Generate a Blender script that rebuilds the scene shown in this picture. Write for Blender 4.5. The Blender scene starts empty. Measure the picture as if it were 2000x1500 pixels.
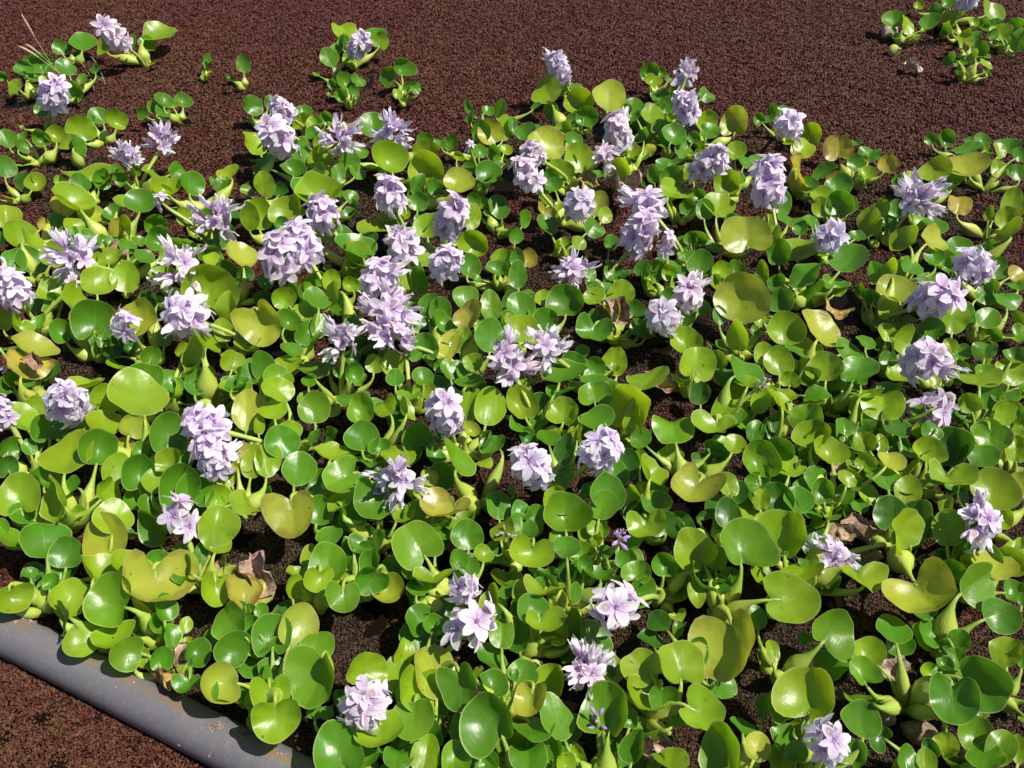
import bpy, math, random
import numpy as np
from mathutils import Vector, Matrix, noise

random.seed(7)
rng = np.random.default_rng(7)
SC = bpy.context.scene
COL = SC.collection
R = math.radians

# ------------------------------------------------------------------ camera
CAM_H, PITCH, FPX = 1.5, R(44.6), 1600.0          # metres, down-tilt, focal length in photo pixels (2000 wide)
cam_d = bpy.data.cameras.new("camera")
cam = bpy.data.objects.new("camera", cam_d)
COL.objects.link(cam)
cam.location = (0, 0, CAM_H)
cam.rotation_euler = (math.pi / 2 - PITCH, 0, 0)
cam_d.sensor_width = 36
cam_d.lens = 36 * FPX / 2000
cam_d.clip_start, cam_d.clip_end = 0.05, 1000
SC.camera = cam

# ------------------------------------------------------------------ sky, sun, exposure
SUN = Vector((0.64, -0.04, 1.0)).normalized()
world = bpy.data.worlds.new("World")
SC.world = world
world.use_nodes = True
wn = world.node_tree
sky = wn.nodes.new("ShaderNodeTexSky")
sky.sky_type = 'NISHITA'
sky.sun_disc = False
sky.sun_elevation = math.asin(SUN.z)
sky.sun_rotation = math.atan2(SUN.x, SUN.y)
bg = wn.nodes["Background"]
bg.inputs["Strength"].default_value = 0.055
wn.links.new(sky.outputs[0], bg.inputs["Color"])
sun_d = bpy.data.lights.new("sun", 'SUN')
sun_d.energy, sun_d.angle, sun_d.color = 5.0, R(0.5), (1.0, 0.95, 0.86)
sun = bpy.data.objects.new("sun", sun_d)
COL.objects.link(sun)
sun.location = (4, 1, 6)
sun.rotation_euler = SUN.to_track_quat('Z', 'Y').to_euler()
vs = SC.view_settings
vs.view_transform, vs.look, vs.gamma, vs.use_curve_mapping = 'Standard', 'None', 1.0, False
vs.exposure = 0.5
SC.cycles.max_bounces, SC.cycles.diffuse_bounces, SC.cycles.glossy_bounces, SC.cycles.transmission_bounces = 5, 2, 2, 3

# ------------------------------------------------------------------ pixel -> place
RIGHT = Vector((1, 0, 0))
FWD = Vector((0, math.cos(PITCH), -math.sin(PITCH)))
UPC = Vector((0, math.sin(PITCH), math.cos(PITCH)))
def ray(px, py):
    return RIGHT * ((px - 1000) / FPX) + UPC * (-(py - 750) / FPX) + FWD      # unit depth
def at(px, py, z=0.0):
    d = ray(px, py)
    t = (z - CAM_H) / d.z
    return Vector((0, 0, CAM_H)) + d * t, t / FPX                            # point at height z, metres per pixel there
def pix(p):
    q = p - Vector((0, 0, CAM_H)); z = q.dot(FWD)
    return 1000 + FPX * q.dot(RIGHT) / z, 750 - FPX * q.dot(UPC) / z

# ------------------------------------------------------------------ materials
def new_mat(name):
    m = bpy.data.materials.new(name)
    m.use_nodes = True
    nt = m.node_tree
    for n in list(nt.nodes): nt.nodes.remove(n)
    return m, nt
class NT:
    def __init__(s, nt): s.nt = nt
    def n(s, typ, **kw):
        nd = s.nt.nodes.new("ShaderNode" + typ)
        for k, v in kw.items():
            if k in ('operation', 'blend_type', 'data_type', 'attribute_name', 'noise_dimensions', 'feature', 'use_clamp', 'attribute_type'): setattr(nd, k, v)
        return nd
    def put(s, nd, key, v):
        i = nd.inputs[key]
        if isinstance(v, bpy.types.NodeSocket): s.nt.links.new(v, i)
        else: i.default_value = v
    def math(s, op, a, b=0.0, clamp=False):
        nd = s.n("Math", operation=op, use_clamp=clamp)
        s.put(nd, 0, a); s.put(nd, 1, b)
        return nd.outputs[0]
    def mix(s, f, a, b, mode='MIX'):
        nd = s.n("Mix", data_type='RGBA', blend_type=mode)
        s.put(nd, 0, f); s.put(nd, 6, a); s.put(nd, 7, b)
        return nd.outputs[2]
    def ramp(s, f, lo, hi):
        nd = s.n("MapRange")
        s.put(nd, 0, f); s.put(nd, 1, lo); s.put(nd, 2, hi)
        return nd.outputs[0]
    def noise(s, vec, scale, detail=2.0, rough=0.5):
        nd = s.n("TexNoise")
        s.nt.links.new(vec, nd.inputs["Vector"])
        nd.inputs["Scale"].default_value, nd.inputs["Detail"].default_value, nd.inputs["Roughness"].default_value = scale, detail, rough
        return nd.outputs[0]
    def attr(s, name):
        return s.n("Attribute", attribute_name=name).outputs["Fac"]
    def bump(s, h, dist, strength=1.0):
        nd = s.n("Bump")
        s.put(nd, "Strength", strength); s.put(nd, "Distance", dist); s.put(nd, "Height", h)
        return nd.outputs[0]
    def principled(s, **kw):
        nd = s.n("BsdfPrincipled")
        for k, v in kw.items(): s.put(nd, k.replace('_', ' '), v)
        return nd
    def out(s, sh):
        o = s.n("OutputMaterial")
        s.nt.links.new(sh, o.inputs[0])

def rgba(c): return (c[0], c[1], c[2], 1.0)

def leaf_material():
    m, nt = new_mat("hyacinth_leaf"); k = NT(nt)
    oi = k.n("ObjectInfo"); tc = k.n("TexCoord"); geo = k.n("NewGeometry")
    pos = geo.outputs["Position"]
    col = oi.outputs["Color"]
    rim, vein = k.attr("rim"), k.attr("vein")
    mott = k.noise(pos, 28, 2)
    fine = k.noise(pos, 140, 1)
    # lighter / yellower towards the margin, greener towards the stalk (as the blades really are)
    hs = k.n("HueSaturation"); k.put(hs, "Color", col); k.put(hs, "Hue", k.math('ADD', 0.483, k.math('MULTIPLY', mott, 0.034)))
    k.put(hs, "Value", k.math('ADD', 0.80, k.math('MULTIPLY', mott, 0.40)))
    c = hs.outputs[0]
    vw = k.math('SINE', k.math('MULTIPLY', vein, 46.0))
    vw2 = k.math('SINE', k.math('MULTIPLY', vein, 17.0))
    c = k.mix(k.math('MULTIPLY', k.math('ADD', k.math('MULTIPLY', vw, 0.5), 0.5), 0.045), c, (0.30, 0.42, 0.04, 1))
    mid = k.math('SUBTRACT', 1.0, k.ramp(k.math('ABSOLUTE', vein), 0.0, 0.06), clamp=True)
    c = k.mix(k.math('MULTIPLY', mid, 0.14), c, (0.34, 0.45, 0.06, 1))
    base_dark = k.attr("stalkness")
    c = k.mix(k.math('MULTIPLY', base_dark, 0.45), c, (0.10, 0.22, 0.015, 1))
    edge = k.ramp(rim, 0.955, 0.985)
    c = k.mix(k.math('MULTIPLY', edge, 0.65), c, (0.50, 0.58, 0.20, 1))
    # a few brown flecks
    fl = k.ramp(k.noise(pos, 95, 1), 0.745, 0.775)
    c = k.mix(k.math('MULTIPLY', fl, 0.7), c, (0.10, 0.055, 0.02, 1))
    # scorch on the oldest blades (object alpha marks how much)
    al = oi.outputs["Alpha"]
    sc = k.ramp(k.math('ADD', k.math('MULTIPLY', rim, 0.55), k.math('MULTIPLY', mott, 0.8)), 0.82, 1.0)
    c = k.mix(k.math('MULTIPLY', sc, k.math('SUBTRACT', 1.0, al)), c, (0.20, 0.09, 0.035, 1))
    hgt = k.math('ADD', k.math('ADD', k.math('MULTIPLY', vw, 0.05), k.math('MULTIPLY', vw2, 0.12)), k.math('ADD', k.math('MULTIPLY', fine, 0.5), k.math('MULTIPLY', mott, 2.5)))
    nrm = k.bump(hgt, 0.0009, 0.5)
    p = k.principled(Base_Color=c, Roughness=k.math('ADD', 0.27, k.math('MULTIPLY', fine, 0.18)), Normal=nrm, IOR=1.45)
    p.inputs["Specular IOR Level"].default_value = 0.75
    tr = k.n("BsdfTranslucent")
    k.put(tr, "Color", k.mix(0.55, c, k.mix(1.0, c, (1.55, 1.45, 0.5, 1), 'MULTIPLY')))
    k.put(tr, "Normal", nrm)
    ms = k.n("MixShader"); k.put(ms, 0, 0.46)
    nt.links.new(p.outputs[0], ms.inputs[1]); nt.links.new(tr.outputs[0], ms.inputs[2])
    k.out(ms.outputs[0])
    return m

def stalk_material():
    m, nt = new_mat("hyacinth_stalk"); k = NT(nt)
    oi = k.n("ObjectInfo"); geo = k.n("NewGeometry"); pos = geo.outputs["Position"]
    t = k.attr("along")
    n1 = k.noise(pos, 60, 3); n2 = k.noise(pos, 260, 2)
    c = k.mix(k.math('MULTIPLY', n1, 0.55), oi.outputs["Color"], (0.17, 0.28, 0.03, 1))
    dt = k.math('SUBTRACT', t, 0.42)
    sw = k.math('SUBTRACT', 1.0, k.ramp(k.math('ABSOLUTE', dt), 0.0, 0.30), clamp=True)
    c = k.mix(k.math('MULTIPLY', sw, 0.55), c, (0.50, 0.52, 0.12, 1))
    foot = k.math('SUBTRACT', 1.0, k.ramp(t, 0.0, 0.16), clamp=True)
    c = k.mix(k.math('MULTIPLY', foot, 0.6), c, (0.22, 0.15, 0.06, 1))
    fl = k.ramp(k.noise(pos, 170, 1), 0.72, 0.76)
    c = k.mix(k.math('MULTIPLY', fl, 0.6), c, (0.12, 0.08, 0.03, 1))
    ribs = k.math('SINE', k.math('MULTIPLY', k.attr("around"), 88.0))
    p = k.principled(Base_Color=c, Roughness=0.36, Normal=k.bump(k.math('ADD', n2, k.math('MULTIPLY', ribs, 0.35)), 0.0008, 0.5))
    p.inputs["Subsurface Weight"].default_value = 0.0
    p.inputs["Subsurface Radius"].default_value = (0.004, 0.006, 0.001)
    p.inputs["Subsurface Scale"].default_value = 1.0
    k.out(p.outputs[0])
    return m

def petal_material():
    m, nt = new_mat("lilac_petal"); k = NT(nt)
    oi = k.n("ObjectInfo"); geo = k.n("NewGeometry"); pos = geo.outputs["Position"]
    v, u, banner = k.attr("along"), k.attr("across"), k.attr("banner")
    au = k.math('ABSOLUTE', u)
    c = k.mix(k.ramp(v, 0.15, 0.75), (0.76, 0.58, 0.82, 1), (0.97, 0.92, 0.95, 1))
    c = k.mix(1.0, c, oi.outputs["Color"], 'MULTIPLY')
    # darker mid-vein and fine nerves
    midv = k.math('MULTIPLY', k.math('SUBTRACT', 1.0, k.ramp(au, 0.02, 0.16), clamp=True), k.math('SUBTRACT', 1.0, k.ramp(v, 0.55, 1.0), clamp=True))
    c = k.mix(k.math('MULTIPLY', midv, 0.5), c, (0.46, 0.29, 0.62, 1))
    nerve = k.ramp(k.math('SINE', k.math('MULTIPLY', u, 26.0)), 0.6, 1.0)
    c = k.mix(k.math('MULTIPLY', nerve, 0.16), c, (0.40, 0.28, 0.62, 1))
    # banner petal: violet flame with a yellow eye
    dv = k.math('SUBTRACT', v, 0.52)
    d = k.math('SQRT', k.math('ADD', k.math('MULTIPLY', dv, dv), k.math('MULTIPLY', k.math('MULTIPLY', u, u), 0.16)))
    halo = k.math('MULTIPLY', banner, k.math('SUBTRACT', 1.0, k.ramp(d, 0.15, 0.38), clamp=True))
    c = k.mix(k.math('MULTIPLY', halo, 0.8), c, (0.36, 0.24, 0.60, 1))
    eye = k.math('MULTIPLY', banner, k.math('SUBTRACT', 1.0, k.ramp(d, 0.085, 0.12), clamp=True))
    c = k.mix(eye, c, (0.85, 0.58, 0.06, 1))
    wr = k.noise(pos, 320, 3)
    nrm = k.bump(k.math('ADD', k.math('MULTIPLY', nerve, 0.4), wr), 0.0012, 0.6)
    p = k.principled(Base_Color=c, Roughness=0.6, Normal=nrm)
    p.inputs["Specular IOR Level"].default_value = 0.25
    tr = k.n("BsdfTranslucent"); k.put(tr, "Color", c); k.put(tr, "Normal", nrm)
    ms = k.n("MixShader"); k.put(ms, 0, 0.46)
    nt.links.new(p.outputs[0], ms.inputs[1]); nt.links.new(tr.outputs[0], ms.inputs[2])
    k.out(ms.outputs[0])
    return m

def dead_material():
    m, nt = new_mat("dead_tissue"); k = NT(nt)
    oi = k.n("ObjectInfo"); geo = k.n("NewGeometry"); pos = geo.outputs["Position"]
    c = k.mix(k.ramp(k.noise(pos, 70, 5, 0.65), 0.35, 0.65), (0.10, 0.05, 0.025, 1), oi.outputs["Color"])
    c = k.mix(k.math('MULTIPLY', k.ramp(k.noise(pos, 240, 3), 0.5, 0.7), 0.5), c, (0.42, 0.30, 0.20, 1))
    p = k.principled(Base_Color=c, Roughness=0.75, Normal=k.bump(k.noise(pos, 200, 4), 0.002, 0.8))
    k.out(p.outputs[0])
    return m

def azolla_material(name, far=False):
    m, nt = new_mat(name); k = NT(nt)
    oi = k.n("ObjectInfo"); geo = k.n("NewGeometry"); pos = geo.outputs["Position"]
    big = k.noise(pos, 1.1, 1, 0.6)
    midn = k.noise(pos, 7.0, 2, 0.6)
    fine = k.noise(pos, 190, 1, 0.6)
    c = k.mix(k.ramp(fine, 0.30, 0.70), (0.042, 0.0080, 0.0060, 1), (0.098, 0.0230, 0.0155, 1))
    olive = k.ramp(k.math('ADD', k.math('MULTIPLY', midn, 0.55), k.math('MULTIPLY', big, 0.6)), 0.52, 0.74)
    c = k.mix(k.math('MULTIPLY', olive, k.math('MULTIPLY', k.ramp(k.noise(pos, 120, 1), 0.42, 0.62), 0.75)), c, (0.085, 0.055, 0.015, 1))
    if not far:
        # ferns that sit among the hyacinths are green-brown, darkened further as painted shade; the open carpet has turned red
        rnd = oi.outputs["Random"]
        c = k.mix(k.math('MULTIPLY', k.ramp(rnd, 0.86, 0.90), 0.35), c, (0.18, 0.075, 0.045, 1))
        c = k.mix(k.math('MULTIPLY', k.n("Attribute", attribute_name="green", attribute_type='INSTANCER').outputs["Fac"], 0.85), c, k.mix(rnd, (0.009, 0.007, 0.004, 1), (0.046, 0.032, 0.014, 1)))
    p = k.principled(Base_Color=c, Roughness=0.68)
    p.inputs["Specular IOR Level"].default_value = 0.3
    if far:
        k.put(p, "Normal", k.bump(k.noise(pos, 170, 3, 0.7), 0.012, 1.0))
    k.out(p.outputs[0])
    return m

def water_material():
    m, nt = new_mat("pond_water"); k = NT(nt)
    geo = k.n("NewGeometry"); pos = geo.outputs["Position"]
    c = k.mix(k.noise(pos, 12, 4), (0.003, 0.002, 0.0015, 1), (0.010, 0.006, 0.004, 1))
    p = k.principled(Base_Color=c, Roughness=0.12, IOR=1.33, Normal=k.bump(k.noise(pos, 60, 3), 0.002, 0.4))
    p.inputs['Specular IOR Level'].default_value = 0.15
    k.out(p.outputs[0])
    return m

def pipe_material():
    m, nt = new_mat("grey_plastic_pipe"); k = NT(nt)
    geo = k.n("NewGeometry"); tc = k.n("TexCoord"); pos = geo.outputs["Position"]
    n1 = k.noise(pos, 5, 5, 0.6); n2 = k.noise(pos, 90, 4, 0.6)
    c = k.mix(n1, (0.092, 0.088, 0.102, 1), (0.150, 0.142, 0.155, 1))
    c = k.mix(k.math('MULTIPLY', k.ramp(n2, 0.5, 0.75), 0.35), c, (0.20, 0.185, 0.18, 1))
    # rusty mud line along the hyacinth side, scratches along the length
    side = k.attr("around")
    mud = k.math('MULTIPLY', k.ramp(side, 0.52, 0.62), k.math('SUBTRACT', 1.0, k.ramp(side, 0.70, 0.80), clamp=True))
    c = k.mix(k.math('MULTIPLY', mud, k.ramp(k.noise(pos, 14, 4), 0.38, 0.62)), c, (0.17, 0.115, 0.075, 1))
    mp = k.n("CombineXYZ"); k.put(mp, 0, k.math('MULTIPLY', k.attr("along"), 4.0)); k.put(mp, 1, k.math('MULTIPLY', side, 90.0))
    scr = k.ramp(k.noise(mp.outputs[0], 3.0, 3), 0.66, 0.72)
    c = k.mix(k.math('MULTIPLY', scr, 0.35), c, (0.08, 0.08, 0.09, 1))
    p = k.principled(Base_Color=c, Roughness=k.math('ADD', 0.40, k.math('MULTIPLY', n2, 0.2)), Normal=k.bump(k.math('ADD', n2, n1), 0.001, 0.4))
    k.out(p.outputs[0])
    return m

M_LEAF, M_STALK, M_PETAL, M_DEAD = leaf_material(), stalk_material(), petal_material(), dead_material()
M_AZ, M_AZF, M_WATER, M_PIPE = azolla_material("azolla_fronds"), azolla_material("azolla_sheet", True), water_material(), pipe_material()

# ------------------------------------------------------------------ mesh helpers
def mesh(name, verts, faces, mat, attrs=None, smooth=True):
    me = bpy.data.meshes.new(name)
    me.from_pydata([tuple(v) for v in verts], [], faces)
    if attrs:
        for an, vals in attrs.items():
            a = me.attributes.new(an, 'FLOAT', 'POINT')
            a.data.foreach_set("value", np.asarray(vals, dtype=np.float32))
    me.materials.append(mat)
    if smooth: me.polygons.foreach_set("use_smooth", [True] * len(me.polygons))
    me.update()
    return me
def obj(name, data, parent=None, mat=None, color=None):
    o = bpy.data.objects.new(name, data)
    COL.objects.link(o)
    if parent is not None: o.parent = parent
    if mat is not None: o.matrix_local = mat
    if color is not None: o.color = color
    return o
def tag(o, label=None, cat=None, group=None, kind=None):
    if label: o["label"] = label
    if cat: o["category"] = cat
    if group: o["group"] = group
    if kind: o["kind"] = kind
    return o
def tube(path, radii, sides=8, cap=True, squash=1.0):
    """verts, faces, along, around of a swept tube"""
    V, F, A, B = [], [], [], []
    n = len(path)
    prev = None
    for i, p in enumerate(path):
        t = (path[min(i + 1, n - 1)] - path[max(i - 1, 0)]).normalized()
        if prev is None:
            a = t.cross(Vector((0.3, 0.2, 1))); a = a if a.length > 1e-3 else t.cross(Vector((1, 0, 0)))
        else:
            a = prev - t * prev.dot(t)
        a.normalize(); prev = a
        b = t.cross(a)
        for j in range(sides):
            th = 2 * math.pi * j / sides
            V.append(p + (a * math.cos(th) + b * math.sin(th) * squash) * radii[i]); A.append(i / (n - 1)); B.append(abs(j / sides * 2 - 1))
    for i in range(n - 1):
        for j in range(sides):
            F.append((i * sides + j, i * sides + (j + 1) % sides, (i + 1) * sides + (j + 1) % sides, (i + 1) * sides + j))
    if cap:
        F.append(tuple(range((n - 1) * sides, n * sides)))
        F.append(tuple(reversed(range(sides))))
    return V, F, A, B
def bez(p0, p1, p2, p3, n):
    out = []
    for i in range(n):
        t = i / (n - 1); s = 1 - t
        out.append(p0 * s**3 + p1 * 3 * s * s * t + p2 * 3 * s * t * t + p3 * t**3)
    return out

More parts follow.
